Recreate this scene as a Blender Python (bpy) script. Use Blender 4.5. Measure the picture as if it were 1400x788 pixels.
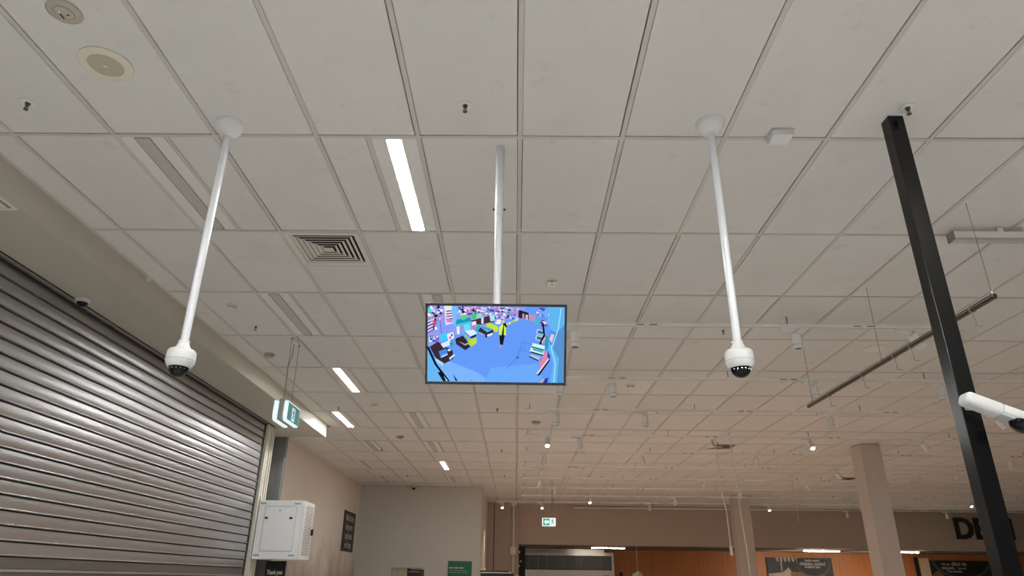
import bpy, bmesh, math, random
from mathutils import Vector, Matrix
random.seed(7)
for o in list(bpy.data.objects): bpy.data.objects.remove(o)
scene = bpy.context.scene
COL = scene.collection
R = math.radians

# ------------------------------------------------------------------ camera
cam_d = bpy.data.cameras.new('camera'); cam = bpy.data.objects.new('camera', cam_d); COL.objects.link(cam)
cam_d.sensor_width = 36.0; cam_d.lens = 23.99; cam_d.clip_start = 0.05; cam_d.clip_end = 200
_r = Vector((0.99993659, 0.00467998, 0.01024252)); _u = Vector((-0.00756822, -0.39422463, 0.91898295)); _w = Vector((-0.00833868, 0.9190022, 0.39416422))
cam.matrix_world = Matrix(((_r.x, _u.x, -_w.x, 0), (_r.y, _u.y, -_w.y, 0), (_r.z, _u.z, -_w.z, 1.65), (0, 0, 0, 1)))
scene.camera = cam
# ------------------------------------------------------------------ world, exposure, light levels
world = bpy.data.worlds.new('world'); scene.world = world; world.use_nodes = True
bg = world.node_tree.nodes['Background']
bg.inputs[0].default_value = (0.95, 0.97, 1.0, 1); bg.inputs[1].default_value = 0.25
vs = scene.view_settings
vs.view_transform = 'Standard'; vs.look = 'None'; vs.exposure = 0.42; vs.gamma = 1.0; vs.use_curve_mapping = False
TROFFER = 78.0           # radiance of the lit ceiling strips in view
TROFFER_ADDED = 98.0    # radiance of the unseen strips added behind the camera
SPOT_W = 88.0          # watts of one track spotlight
STRIP_A = 20.0; STRIP_B = 135.0      # radiance of the deli strip lights by the hood and over the counter
NEUTRAL = (1.0, 0.995, 0.975); WARM = (1.0, 0.68, 0.49)

CZ = 4.047              # ceiling height
GX, GY = 0.007, 3.341   # origin of the ceiling grid

# ------------------------------------------------------------------ materials
def srgb(h):
    h = h.lstrip('#'); v = [int(h[i:i+2], 16)/255 for i in (0, 2, 4)]
    return tuple(x/12.92 if x <= .04045 else ((x+.055)/1.055)**2.4 for x in v)
def mat(name, color, rough=.6, metal=0.0, var=.06, scale=6.0, bump=0.0, bscale=80.0, spec=.5, emit=None, strength=0, rand=0.0, stretch=None, coat=0.0):
    if isinstance(color, str): color = srgb(color)
    m = bpy.data.materials.new(name); m.use_nodes = True
    nt = m.node_tree; b = nt.nodes['Principled BSDF']; L = nt.links
    b.inputs['Roughness'].default_value = rough; b.inputs['Metallic'].default_value = metal
    b.inputs['Specular IOR Level'].default_value = spec; b.inputs['Coat Weight'].default_value = coat
    tc = nt.nodes.new('ShaderNodeTexCoord'); mp = nt.nodes.new('ShaderNodeMapping')
    L.new(tc.outputs['Object'], mp.inputs[0])
    if stretch: mp.inputs['Scale'].default_value = stretch
    n = nt.nodes.new('ShaderNodeTexNoise'); n.inputs['Scale'].default_value = scale; n.inputs['Detail'].default_value = 6
    L.new(mp.outputs[0], n.inputs['Vector'])
    mx = nt.nodes.new('ShaderNodeMix'); mx.data_type = 'RGBA'
    mx.inputs[6].default_value = (*[max(0, c*(1-var)) for c in color], 1)
    mx.inputs[7].default_value = (*[min(1, c*(1+var)) for c in color], 1)
    L.new(n.outputs['Fac'], mx.inputs[0])
    out = mx.outputs[2]
    if rand:
        oi = nt.nodes.new('ShaderNodeObjectInfo'); mr = nt.nodes.new('ShaderNodeMapRange')
        mr.inputs[3].default_value = 1-rand; mr.inputs[4].default_value = 1+rand
        L.new(oi.outputs['Random'], mr.inputs[0])
        hs = nt.nodes.new('ShaderNodeHueSaturation'); L.new(mr.outputs[0], hs.inputs['Value']); L.new(out, hs.inputs['Color']); out = hs.outputs[0]
    L.new(out, b.inputs['Base Color'])
    if bump:
        n2 = nt.nodes.new('ShaderNodeTexNoise'); n2.inputs['Scale'].default_value = bscale; n2.inputs['Detail'].default_value = 3
        L.new(mp.outputs[0], n2.inputs['Vector'])
        bp = nt.nodes.new('ShaderNodeBump'); bp.inputs['Strength'].default_value = bump; bp.inputs['Distance'].default_value = .002
        L.new(n2.outputs['Fac'], bp.inputs['Height']); L.new(bp.outputs[0], b.inputs['Normal'])
    if emit is not None:
        b.inputs['Emission Color'].default_value = (*(srgb(emit) if isinstance(emit, str) else emit), 1)
        b.inputs['Emission Strength'].default_value = strength
    return m
def dirt_shade(m, color, lo, hi, amt, scale, stretch=(1, 1, 1), seed=0.0, grad=None):
    """smudges of its own colour laid over a material by thresholded noise; grad=(z0,z1): heavier from z1 down to z0"""
    nt = m.node_tree; b = nt.nodes['Principled BSDF']; L = nt.links
    src = b.inputs['Base Color'].links[0].from_socket
    g = nt.nodes.new('ShaderNodeNewGeometry'); mp = nt.nodes.new('ShaderNodeMapping'); L.new(g.outputs['Position'], mp.inputs[0])
    mp.inputs['Scale'].default_value = stretch; mp.inputs['Location'].default_value = (seed, seed*1.7, seed*.3)
    n = nt.nodes.new('ShaderNodeTexNoise'); n.inputs['Scale'].default_value = scale; n.inputs['Detail'].default_value = 8; n.inputs['Roughness'].default_value = .65
    L.new(mp.outputs[0], n.inputs['Vector'])
    mr = nt.nodes.new('ShaderNodeMapRange'); mr.inputs[1].default_value = lo; mr.inputs[2].default_value = hi; mr.inputs[4].default_value = amt
    val = n.outputs['Fac']
    if grad:
        sx = nt.nodes.new('ShaderNodeSeparateXYZ'); L.new(g.outputs['Position'], sx.inputs[0])
        gr = nt.nodes.new('ShaderNodeMapRange'); gr.inputs[1].default_value = grad[1]; gr.inputs[2].default_value = grad[0]; gr.inputs[3].default_value = -.35; gr.inputs[4].default_value = .25
        L.new(sx.outputs['Z'], gr.inputs[0])
        ad = nt.nodes.new('ShaderNodeMath'); L.new(val, ad.inputs[0]); L.new(gr.outputs[0], ad.inputs[1]); val = ad.outputs[0]
    L.new(val, mr.inputs[0])
    mx = nt.nodes.new('ShaderNodeMix'); mx.data_type = 'RGBA'; L.new(mr.outputs[0], mx.inputs[0]); L.new(src, mx.inputs[6])
    mx.inputs[7].default_value = (*(srgb(color) if isinstance(color, str) else color), 1)
    L.new(mx.outputs[2], b.inputs['Base Color'])

M = {}
M['tile'] = mat('ceiling_tile_vinyl', (.70, .685, .655), rough=.55, var=.03, scale=3, bump=.12, bscale=120, rand=.025, spec=.3)
dirt_shade(M['tile'], (.33, .31, .275), .60, .76, .30, 5.5)
dirt_shade(M['tile'], (.22, .20, .18), .70, .80, .40, 14, seed=9.0)
dirt_shade(M['tile'], (.62, .60, .53), .52, .70, .4, 1.4, seed=3.0)
M['bar'] = mat('grid_bar_paint', (.585, .56, .515), rough=.5, var=.06, scale=9)
M['void'] = mat('ceiling_void', (.075, .07, .062), rough=.9)
M['soffit'] = mat('soffit_paint', (.46, .435, .365), rough=.7, var=.04, scale=2, bump=.05)
M['fascia'] = mat('fascia_paint', (.50, .47, .40), rough=.65, var=.04, scale=2)
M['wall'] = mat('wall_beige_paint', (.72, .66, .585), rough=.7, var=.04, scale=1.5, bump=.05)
dirt_shade(M['wall'], (.13, .09, .06), .40, .85, .85, .9, stretch=(1, .8, .8), grad=(1.5, 3.0))  # brown wear plus the shade low on this wall, painted into the colour
M['wall2'] = mat('wall_grey_beige_paint', (.60, .575, .535), rough=.7, var=.04, scale=1.2, bump=.05)
M['bulk'] = mat('deli_bulkhead_paint', (.53, .43, .36), rough=.7, var=.05, scale=1)
M['recess'] = mat('recess_wall_laminate', (.45, .39, .34), rough=.6, var=.06, scale=1.5)
M['floor'] = mat('floor_vinyl', (.60, .595, .58), rough=.35, var=.06, scale=4)
M['dark'] = mat('dark_paint', (.02, .018, .016), rough=.6)
M['white'] = mat('white_powder_coat', (.80, .80, .79), rough=.35, var=.02)
M['cam_white'] = mat('camera_white_plastic', (.60, .605, .595), rough=.4, var=.02)
M['cup_white'] = mat('ceiling_cup_white', (.76, .76, .745), rough=.4, var=.02)
M['cam_grey'] = mat('camera_grey_plastic', (.40, .41, .41), rough=.5, var=.03)
M['rack'] = mat('rack_white_steel', (.90, .91, .92), rough=.4, var=.03)
M['rack_line'] = mat('rack_line_grey', (.22, .22, .22), rough=.6)  # dark grey of slots, seams and trim lines
M['pole'] = mat('pole_white_gloss', (.64, .655, .68), rough=.25, var=.02, coat=.3)
M['dome'] = mat('smoked_dome', (.006, .006, .008), rough=.04, spec=.22)
M['lens'] = mat('camera_lens', (.05, .05, .07), rough=.1, metal=.4)
M['black'] = mat('black_satin_paint', (.005, .005, .0055), rough=.2, var=.2, scale=3, spec=.4)
M['black_matte'] = mat('black_matte', (.012, .012, .012), rough=.6)
M['bezel'] = mat('television_bezel', (.010, .010, .012), rough=.25)
M['trof'] = mat('light_panel_paint', (.76, .74, .69), rough=.45, var=.02)
M['diff_off'] = mat('diffuser_unlit', (.50, .485, .45), rough=.4, var=.03)
M['diff_on'] = mat('diffuser_lit', (.8, .8, .8), emit=NEUTRAL, strength=TROFFER)
M['strip_a'] = mat('strip_lit_hood', (.8, .8, .8), emit=(1, .88, .72), strength=STRIP_A)
M['strip_b'] = mat('strip_lit_counter', (.8, .8, .8), emit=(1, .88, .72), strength=STRIP_B)
M['diff_added'] = mat('diffuser_lit_added', (.8, .8, .8), emit=NEUTRAL, strength=TROFFER_ADDED)
M['spot_on'] = mat('spot_lens_lit', (.8, .8, .8), emit=(1, .90, .78), strength=9.0)
M['spot_off'] = mat('spot_lens_dark', (.10, .10, .10), rough=.2)  # dark grey lens without glow
M['lamp'] = mat('spotlight_white', (.84, .83, .80), rough=.4, var=.03)
M['track'] = mat('track_white', (.90, .89, .86), rough=.35, var=.04)
M['chrome'] = mat('chrome_steel', (.55, .54, .52), rough=.2, metal=1)
M['brass_dark'] = mat('sprinkler_metal', (.09, .085, .075), rough=.35, metal=.6)
M['plastic'] = mat('ivory_plastic', (.74, .72, .66), rough=.5, var=.04)
M['aged'] = mat('aged_ivory_plastic', (.72, .68, .56), rough=.5, var=.06, scale=12)
M['tan'] = mat('speaker_mesh_tan', (.50, .44, .33), rough=.7, var=.08, scale=60)
M['ring_tan'] = mat('ring_taupe', (.47, .43, .36), rough=.6, var=.06)
M['louvre'] = mat('diffuser_vane_paint', (.70, .67, .60), rough=.5, var=.04)
M['louvre_edge'] = mat('duct_black', (.004, .004, .004), rough=.9)
M['shutter'] = mat('shutter_steel', (.46, .465, .465), rough=.38, metal=.85, var=.04, scale=5, stretch=(1, .15, 6))
M['shutter_rail'] = mat('shutter_bottom_rail', (.22, .215, .20), rough=.4, metal=.6)
M['jamb'] = mat('jamb_cream_paint', (.72, .69, .60), rough=.5, var=.05)
M['concrete'] = mat('stained_concrete', (.17, .175, .17), rough=.85, var=.35, scale=2.2, stretch=(5, 5, .6), bump=.3, bscale=40)
M['column'] = mat('column_paint', (.60, .53, .47), rough=.7, var=.05, scale=2)
M['wood'] = mat('deli_timber_panel', (.46, .165, .05), rough=.45, var=.30, scale=2.0, stretch=(9, 9, .5))
M['timber_grey'] = mat('display_timber', (.30, .26, .20), rough=.7, var=.5, scale=3, stretch=(6, 6, 1))
M['steel'] = mat('hood_stainless', (.62, .59, .55), rough=.28, metal=.9, var=.08, scale=3, stretch=(.4, 1, 4))
M['filter'] = mat('hood_filter', (.13, .125, .12), rough=.45, metal=.5, var=.2, scale=30)
M['rail'] = mat('bronze_rail', (.085, .062, .045), rough=.4, metal=.6)
M['wire'] = mat('steel_wire', (.20, .19, .18), rough=.4, metal=.5)
M['cord'] = mat('white_cord', (.72, .68, .62), rough=.5)
M['green_sign'] = mat('green_sign_print', srgb('#1F6A4C'), rough=.5, var=.04)
M['green_light'] = mat('pale_green_print', srgb('#A9D2BC'), rough=.5)
M['sign_black'] = mat('sign_black_print', (.012, .012, .013), rough=.5)
M['sign_white'] = mat('sign_white_print', (.75, .74, .72), rough=.5)
M['sign_grey'] = mat('sign_grey_print', (.42, .41, .40), rough=.5)
M['cream_post'] = mat('cream_timber', (.62, .48, .32), rough=.6)
M['exit_green'] = mat('exit_green_lit', (.05, .25, .2), emit='#3E9C92', strength=.62)
M['exit_dim'] = mat('exit_green_dim', (.05, .22, .2), emit='#3A7676', strength=.50)
M['exit_white'] = mat('exit_white_lit', (.8, .85, .85), emit='#D8F4F4', strength=.58)
M['exit_pict'] = mat('exit_pictogram_white', (.7, .75, .85), emit='#C9D4EE', strength=.62)
M['exit_body'] = mat('exit_body_grey', (.38, .36, .34), rough=.5)
M['skin_pink'] = mat('poster_flesh', (.22, .10, .06), rough=.6, var=.5, scale=8)
M['poster_cloth'] = mat('poster_cloth', (.36, .31, .26), rough=.6, var=.3, scale=6)
M['poster_dark'] = mat('poster_dark', (.016, .02, .018), rough=.5, var=.6, scale=5)
M['blue_ice'] = mat('pale_blue_paper', (.45, .70, .85), rough=.5)
M['leaf'] = mat('poster_green_edge', (.07, .085, .05), rough=.6)

# ------------------------------------------------------------------ mesh helpers
class MB:
    def __init__(s): s.v = []; s.f = []; s.m = []
    def add(s, vs_, fs, mi=0):
        o = len(s.v); s.v += [tuple(p) for p in vs_]; s.f += [tuple(i+o for i in f) for f in fs]; s.m += [mi]*len(fs); return s
    def box(s, x0, x1, y0, y1, z0, z1, mi=0):
        p = [(x, y, z) for z in (z0, z1) for y in (y0, y1) for x in (x0, x1)]
        return s.add(p, [(0, 2, 3, 1), (4, 5, 7, 6), (0, 1, 5, 4), (2, 6, 7, 3), (0, 4, 6, 2), (1, 3, 7, 5)], mi)
    def bevbox(s, x0, x1, y0, y1, z0, z1, b=.004, seg=2, mi=0):
        bm = bmesh.new(); bmesh.ops.create_cube(bm, size=1)
        for v in bm.verts: v.co = ((x0+x1)/2+v.co.x*(x1-x0), (y0+y1)/2+v.co.y*(y1-y0), (z0+z1)/2+v.co.z*(z1-z0))
        bmesh.ops.bevel(bm, geom=bm.edges[:], offset=b, segments=seg, affect='EDGES', profile=.5)
        bm.verts.index_update()
        s.add([v.co[:] for v in bm.verts], [[v.index for v in f.verts] for f in bm.faces], mi); bm.free(); return s
    def lathe(s, prof, c=(0, 0, 0), seg=24, mi=0):
        """prof: (radius, z) pairs from one end to the other, capped when radius > 0"""
        vs_, fs = [], []
        for r, z in prof:
            for k in range(seg):
                a = 2*math.pi*k/seg; vs_.append((c[0]+r*math.cos(a), c[1]+r*math.sin(a), c[2]+z))
        for i in range(len(prof)-1):
            for k in range(seg):
                k2 = (k+1) % seg; fs.append((i*seg+k, i*seg+k2, (i+1)*seg+k2, (i+1)*seg+k))
        fs.append(tuple(range(seg-1, -1, -1))); fs.append(tuple((len(prof)-1)*seg+k for k in range(seg)))
        return s.add(vs_, fs, mi)
    def tube(s, pts, r, seg=8, mi=0):
        pts = [Vector(p) for p in pts]; vs_, fs = [], []
        for i, p in enumerate(pts):
            d = (pts[min(i+1, len(pts)-1)]-pts[max(i-1, 0)]).normalized()
            a = d.orthogonal().normalized() if abs(d.z) > .9 or abs(d.z) < 1e-6 else d.cross(Vector((0, 0, 1))).normalized()
            if abs(d.z) > .9: a = (Vector((1, 0, 0))-d*d.x).normalized()
            b = d.cross(a)
            for k in range(seg):
                t = 2*math.pi*k/seg; vs_.append(tuple(p+(a*math.cos(t)+b*math.sin(t))*r))
        for i in range(len(pts)-1):
            for k in range(seg):
                k2 = (k+1) % seg; fs.append((i*seg+k, i*seg+k2, (i+1)*seg+k2, (i+1)*seg+k))
        fs.append(tuple(range(seg-1, -1, -1))); fs.append(tuple((len(pts)-1)*seg+k for k in range(seg)))
        return s.add(vs_, fs, mi)
    def prism(s, poly, a, b, axis='y', mi=0):
        """poly: 2-D outline, extruded from a to b along axis (x: poly=(y,z); y: poly=(x,z); z: poly=(x,y))"""
        def P(p, t): return {'x': (t, p[0], p[1]), 'y': (p[0], t, p[1]), 'z': (p[0], p[1], t)}[axis]
        n = len(poly)
        return s.add([P(p, a) for p in poly]+[P(p, b) for p in poly],
                     [tuple(range(n)), tuple(range(2*n-1, n-1, -1))]+[(i, i+n, (i+1) % n+n, (i+1) % n) for i in range(n)], mi)
    def xf(s, m):
        s.v = [tuple(m @ Vector(p)) for p in s.v]; return s
    def build(s, name, mats, parent=None, smooth=None):
        off = OFF.get(parent.name, Vector((0, 0, 0))) if parent else Vector((0, 0, 0))
        me = bpy.data.meshes.new(name); me.from_pydata([tuple(Vector(p)-off) for p in s.v], [], s.f)
        if not isinstance(mats, (list, tuple)): mats = [mats]
        for q in mats: me.materials.append(q)
        bm = bmesh.new(); bm.from_mesh(me)
        for f, mi in zip(bm.faces, s.m): f.material_index = mi
        bmesh.ops.recalc_face_normals(bm, faces=bm.faces[:]); bm.to_mesh(me); bm.free()
        if smooth is not None:
            me.shade_smooth(); me.set_sharp_from_angle(angle=R(smooth))
        o = bpy.data.objects.new(name, me); COL.objects.link(o)
        if parent: o.parent = parent; OFF[o.name] = off
        return o
OFF = {}
def tag(o, label, cat, group=None):
    o['label'] = label; o['category'] = cat
    if group: o['group'] = group
    return o
def thing(name, label, cat, loc=(0, 0, 0), group=None, rotz=0.0, local=False):
    o = bpy.data.objects.new(name, None); COL.objects.link(o); o.location = loc; o.rotation_euler[2] = rotz
    o.empty_display_size = .05
    OFF[o.name] = Vector((0, 0, 0)) if local else Vector(loc)
    return tag(o, label, cat, group)
def struct(name, mb, m, parent=None, smooth=None):
    o = mb.build(name, m, parent, smooth)
    if not parent: o['kind'] = 'structure'
    return o
def dup(root, loc, label, group=None, rotz=None):
    r = root.copy(); COL.objects.link(r); r.location = loc; r['label'] = label
    if rotz is not None: r.rotation_euler[2] = rotz
    if group: r['group'] = group
    for ch in list(root.children):
        c = ch.copy(); COL.objects.link(c); c.parent = r
        for g in ch.children:
            d = g.copy(); COL.objects.link(d); d.parent = c
    return r
def share(name, me, parent, loc=(0, 0, 0)):
    o = bpy.data.objects.new(name, me); COL.objects.link(o); o.parent = parent; o.location = loc; return o
_glyph = {}
def text_mesh(txt, size, bold=0.0, depth=.004, align='CENTER'):
    cu = bpy.data.curves.new('lettering', 'FONT'); cu.body = txt; cu.size = size; cu.align_x = align; cu.align_y = 'CENTER'
    cu.extrude = depth/2; cu.offset = bold; cu.resolution_u = 3
    o = bpy.data.objects.new('lettering', cu); COL.objects.link(o)
    me = bpy.data.meshes.new_from_object(o.evaluated_get(bpy.context.evaluated_depsgraph_get()))
    bpy.data.objects.remove(o); bpy.data.curves.remove(cu)
    return me
def lettering(txt, size, mtx, m, parent, bold=0.0, depth=.004, sx=1.0, align='CENTER', name='lettering'):
    me = text_mesh(txt, size, bold, depth, align)
    me.transform(Matrix.Diagonal((sx, 1, 1, 1))); me.transform(mtx)
    off = OFF.get(parent.name, Vector((0, 0, 0))); me.transform(Matrix.Translation(-off))
    me.materials.clear(); me.materials.append(m)
    o = bpy.data.objects.new(name, me); COL.objects.link(o); o.parent = parent; return o
def face_neg_y(x, y, z): return Matrix.Translation((x, y, z)) @ Matrix.Rotation(R(90), 4, 'X')
def face_pos_x(x, y, z): return Matrix.Translation((x, y, z)) @ Matrix.Rotation(R(90), 4, 'Z') @ Matrix.Rotation(R(90), 4, 'X')

ORD = ['first', 'second', 'third', 'fourth', 'fifth', 'sixth', 'seventh', 'eighth', 'ninth', 'tenth', 'eleventh', 'twelfth']

# ================================================================== ROOM SHELL
struct('floor', MB().box(-5, 24, -7, 31, -.1, 0), M['floor'])
# ---- ceiling: dark void slab, grid bars, tiles
ceil = struct('ceiling', MB().box(-5, 24, -7, 26.2, CZ+.035, CZ+.12), M['void'])
FAS = -3.22             # face of the left bulkhead
SOF_END = 11.57         # far end of the left bulkhead
WL = -4.3               # left wall beyond the shutter
DELI_A = math.atan(.08)
def deli_y(x): return 24.2+.08*max(x, 0)
holes = {}              # (col,row) -> list of free rectangles in cell units (u0,u1,v0,v1)
def hole(c, r, rects): holes[(c, r)] = rects
LEFTHALF = [(.5, 1, 0, 1)]; RIGHTHALF = [(0, .5, 0, 1)]   # what remains as tile
lit = [(-2, 0, 1), (-4, 4, 0), (-5, 6, 0), (-3, 10, 0)]                        # col, row, side (0 left half, 1 right half)
unlit = [(-4, 0, 0), (-4, 2, 0), (-2, 2, 1), (-3, 6, 0), (-3, 8, 0), (-6, 10, 0), (-5, 8, 0), (-3, 12, 0), (-6, 12, 0)]
for c, r, s in lit+unlit: hole(c, r, LEFTHALF if s == 0 else RIGHTHALF)
hole(-3, 1, [(0, 1, .5, 1)]); hole(6, 8, [(0, 1, .5, 1)]); hole(13, 11, [(0, 1, 0, .5)])
tile_mesh = {}
def tile_me(w, l):
    k = (round(w, 3), round(l, 3))
    if k not in tile_mesh:
        mb = MB(); g = .0168
        b = .0015
        x0, x1, y0, y1 = g, k[0]-g, g, k[1]-g
        z0, z1 = 0, .012
        mb.add([(x0, y0, z0+b), (x1, y0, z0+b), (x1, y1, z0+b), (x0, y1, z0+b), (x0+b, y0+b, z0), (x1-b, y0+b, z0), (x1-b, y1-b, z0), (x0+b, y1-b, z0),
                (x0, y0, z1), (x1, y0, z1), (x1, y1, z1), (x0, y1, z1)],
               [(4, 5, 6, 7), (0, 1, 5, 4), (1, 2, 6, 5), (2, 3, 7, 6), (3, 0, 4, 7), (0, 8, 9, 1), (1, 9, 10, 2), (2, 10, 11, 3), (3, 11, 8, 0), (8, 11, 10, 9)])
        o = mb.build('ceiling_tile', M['tile']); me = o.data; bpy.data.objects.remove(o); tile_mesh[k] = me
    return tile_mesh[k]
cells = []
for r in range(-8, 18):
    y0, y1 = GY+1.2*r, GY+1.2*(r+1)
    for c in range(-8, 38):
        x0, x1 = GX+.6*c, GX+.6*(c+1)
        lim = FAS if y0 < SOF_END-.1 else WL
        if x1 <= lim+.03: continue
        yb = deli_y((x0+x1)/2)
        if y0 > yb: continue
        if x1 < -.9 and y0 > 19.6: continue
        for (u0, u1, v0, v1) in holes.get((c, r), [(0, 1, 0, 1)]):
            a0, a1 = x0+.6*u0, x0+.6*u1; b0, b1 = y0+1.2*v0, y0+1.2*v1
            a0 = max(a0, lim); b1 = min(b1, yb+.02)
            if a1 < -.9: b1 = min(b1, 19.62)
            if a1-a0 < .05 or b1-b0 < .05: continue
            cells.append((a0, a1, b0, b1))
def seen(cell):
    a0, a1, b0, b1 = cell; y = (b0+b1)/2; x = (a0+a1)/2
    if b1 < 2.2: return 1e6
    lo = -.80*(.92*b1+.95)-.4; hi = .80*(.92*b1+.95)+.4
    if x < lo or x > hi: return 1e6
    return y*y+x*x*.4
cells.sort(key=seen)
rest = MB(); n_single = 0
for (a0, a1, b0, b1) in cells:
    jx, jy, jz = random.uniform(-.003, .003), random.uniform(-.003, .003), random.uniform(0, .002)
    if seen((a0, a1, b0, b1)) < 1e6 and n_single < 300:
        share('ceiling_tile', tile_me(a1-a0, b1-b0), ceil, (a0+jx, b0+jy, CZ+.001+jz)); n_single += 1
    else:
        rest.box(a0+.0175+jx, a1-.0175+jx, b0+.0175+jy, b1-.0175+jy, CZ+.001+jz, CZ+.013)
ro = rest.build('ceiling_tile', M['tile'], ceil); ro['kind'] = 'stuff'
for c in range(-7, 38):     # bars running away from the camera
    x = GX+.6*c
    ya = -6.3 if x > FAS+.02 else SOF_END
    if x < WL: continue
    yb = 19.6 if x < -.95 else deli_y(x)
    MB().box(x-.013, x+.013, ya, yb, CZ, CZ+.03).build('grid_bar', M['bar'], ceil)
for r in range(-7, 19):     # cross bars
    y = GY+1.2*r
    xa = FAS if y < SOF_END else (WL if y < 19.6 else -.95)
    if y > 25.4: continue
    xe = 22.5 if y < 24.2 else 22.5
    xs = xa if y < 24.2 else (y-24.2)/.08
    MB().box(xs, xe, y-.012, y+.012, CZ-.0008, CZ+.03).build('cross_bar', M['bar'], ceil)
for c, r, s in lit+unlit:
    x = GX+.6*c+.3; y = GY+1.2*r
    MB().box(x-.012, x+.012, y+.013, y+1.187, CZ, CZ+.03).build('grid_bar', M['bar'], ceil)
for c, r, v in ((-3, 1, .5), (6, 8, .5), (13, 11, .5)):
    x = GX+.6*c; y = GY+1.2*r+.6
    MB().box(x+.014, x+.586, y-.012, y+.012, CZ-.0008, CZ+.03).build('cross_bar', M['bar'], ceil)
MB().box(FAS, FAS+.022, -5, SOF_END, CZ-.004, CZ+.03).build('perimeter_angle', M['bar'], ceil)
MB().box(WL, WL+.022, SOF_END, 19.6, CZ-.004, CZ+.03).build('perimeter_angle', M['bar'], ceil)
MB().box(WL, -.95, 19.578, 19.6, CZ-.004, CZ+.03).build('perimeter_angle', M['bar'], ceil)

# ---- bulkhead over the shutter (fascia + soffit)
SZ = 3.84
bk = struct('trim_1', MB().box(-5, FAS-.016, -5, SOF_END, SZ+.014, CZ+.03), M['fascia'])
MB().box(FAS-.018, FAS, -5, SOF_END, SZ, CZ+.03).build('fascia_board', M['fascia'], bk)
MB().box(-3.80, FAS-.019, -5, 10.845, SZ, SZ+.013).build('soffit_board', M['soffit'], bk)
MB().box(-5, FAS-.019, 10.853, SOF_END, SZ-.001, SZ+.013).build('soffit_board', M['soffit'], bk)
MB().box(-3.82, -3.80, -5, 10.70, SZ-.004, SZ+.013).build('shutter_edge_angle', M['dark'], bk)
MB().box(FAS-.0195, FAS+.004, -5, SOF_END, SZ-.003, SZ+.004).build('corner_bead', M['fascia'], bk)
# ---- left wall beyond the shutter, end wall, recess, back
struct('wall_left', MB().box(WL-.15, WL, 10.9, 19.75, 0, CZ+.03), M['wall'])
struct('wall_back_left', MB().box(WL, -.95, 19.6, 19.75, 0, CZ+.03).box(-1.10, -.95, 19.75, 24, 0, CZ+.03), M['wall2'])
rw = struct('wall_recess', MB().box(-1.1, .1, 23.86, 24.0, 0, CZ+.03), M['recess'])
MB().box(-.95, -.735, 23.845, 23.86, 0, CZ-.005).build('wall_panel', M['recess'], rw)
MB().box(-.735, -.705, 23.852, 23.86, 0, CZ-.005).build('panel_joint', M['rail'], rw)
MB().box(-.705, -.09, 23.845, 23.86, 0, CZ-.005).build('wall_panel', M['recess'], rw)
struct('wall_front_added', MB().box(-5, 22.6, -7.2, -7, 0, CZ+.1), M['dark'])  # unseen dark wall added to keep reflections in the black post dark
struct('wall_right', MB().box(22.5, 22.7, -7, 31, 0, CZ+.1), M['wall2'])
# ---- deli bulkhead, set a little askew (local x runs along it, local y goes away from the shop floor)
DL = (0, 24.2, 0)
def deli(o):
    o.location = DL; o.rotation_euler[2] = DELI_A; return o
bulk = deli(struct('trim_2', MB().box(-.03, 22.6, 0, .12, 2.79, CZ+.03), M['bulk']))
MB().box(-.03, 22.6, -.006, .13, 2.765, 2.79).build('bottom_trim', M['bulk'], bulk)
dc = deli(struct('ceiling_deli', MB().box(-.1, 22.6, .12, 4.4, 2.80, 2.86), M['bulk']))
for k in range(4): MB().box(0, 22.5, .5+k*.9, .56+k*.9, 2.772, 2.80).build('ceiling_batten', M['rail'], dc)
dw = deli(struct('wall_deli', MB().box(-.1, 22.6, 4.2, 4.35, 0, 2.80), M['dark']))
for k in range(10):
    MB().box(3.78+1.9*k, 3.78+1.9*k+1.89, 4.17, 4.2, 0, 2.795).build('timber_panel', M['wood'], dw)
MB().box(-.1, 3.7, 4.17, 4.2, 0, 2.75).build('dark_panel', M['black_matte'], dw)

# ================================================================== ROLLER SHUTTER
SX = -3.87; P = .1077; SY0, SY1 = -1.0, 10.44
sh = thing('roller_shutter', 'grey steel roller shutter closing the left side under the beige bulkhead', 'shutter', (SX, 4.7, 0))
def slat_profile(z):
    return [(SX-.018, z+P-.001), (SX-.004, z+P-.001), (SX+.0015, z+P*.72), (SX+.002, z+P*.5), (SX+.0005, z+P*.27), (SX-.001, z+.0235), (SX+.0125, z+.021), (SX+.0145, z+.016), (SX+.0145, z+.0125), (SX+.006, z+.011), (SX-.018, z+.011)]
mbs = MB().prism([(x, zz) for x, zz in slat_profile(0)], SY0, SY1, 'y')
so = mbs.build('slat', M['shutter'], sh, smooth=35); slat_me = so.data; so.location.z = 1.771
for k in range(1, 20): share('slat', slat_me, sh, (0, 0, 1.771+P*k))
MB().box(SX-.026, SX-.019, SY0, SY1, 1.6, 3.95).build('curtain_back', M['dark'], sh)
MB().box(SX-.012, SX+.004, SY0, SY1, 1.694, 1.773).build('bottom_rail', M['shutter_rail'], sh)
MB().bevbox(SX-.012, SX+.016, SY0, SY1, 1.668, 1.690, .004).build('bottom_lip', M['shutter'], sh)
MB().box(SX-.012, SX+.0, SY0, SY1, .9, 1.664).build('bottom_seal', M['shutter_rail'], sh)
MB().box(SX-.03, SX-.005, 10.44, 10.54, .0, SZ-.002).build('guide_channel', M['dark'], sh)
MB().box(SX-.02, SX+.012, SY0, 10.52, SZ-.030, SZ-.002).build('head_slot', M['dark'], sh)
struct('wall_left_shutter', MB().box(-4.45, -3.93, -5, 10.45, 0, SZ+.01), M['dark'])
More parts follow.
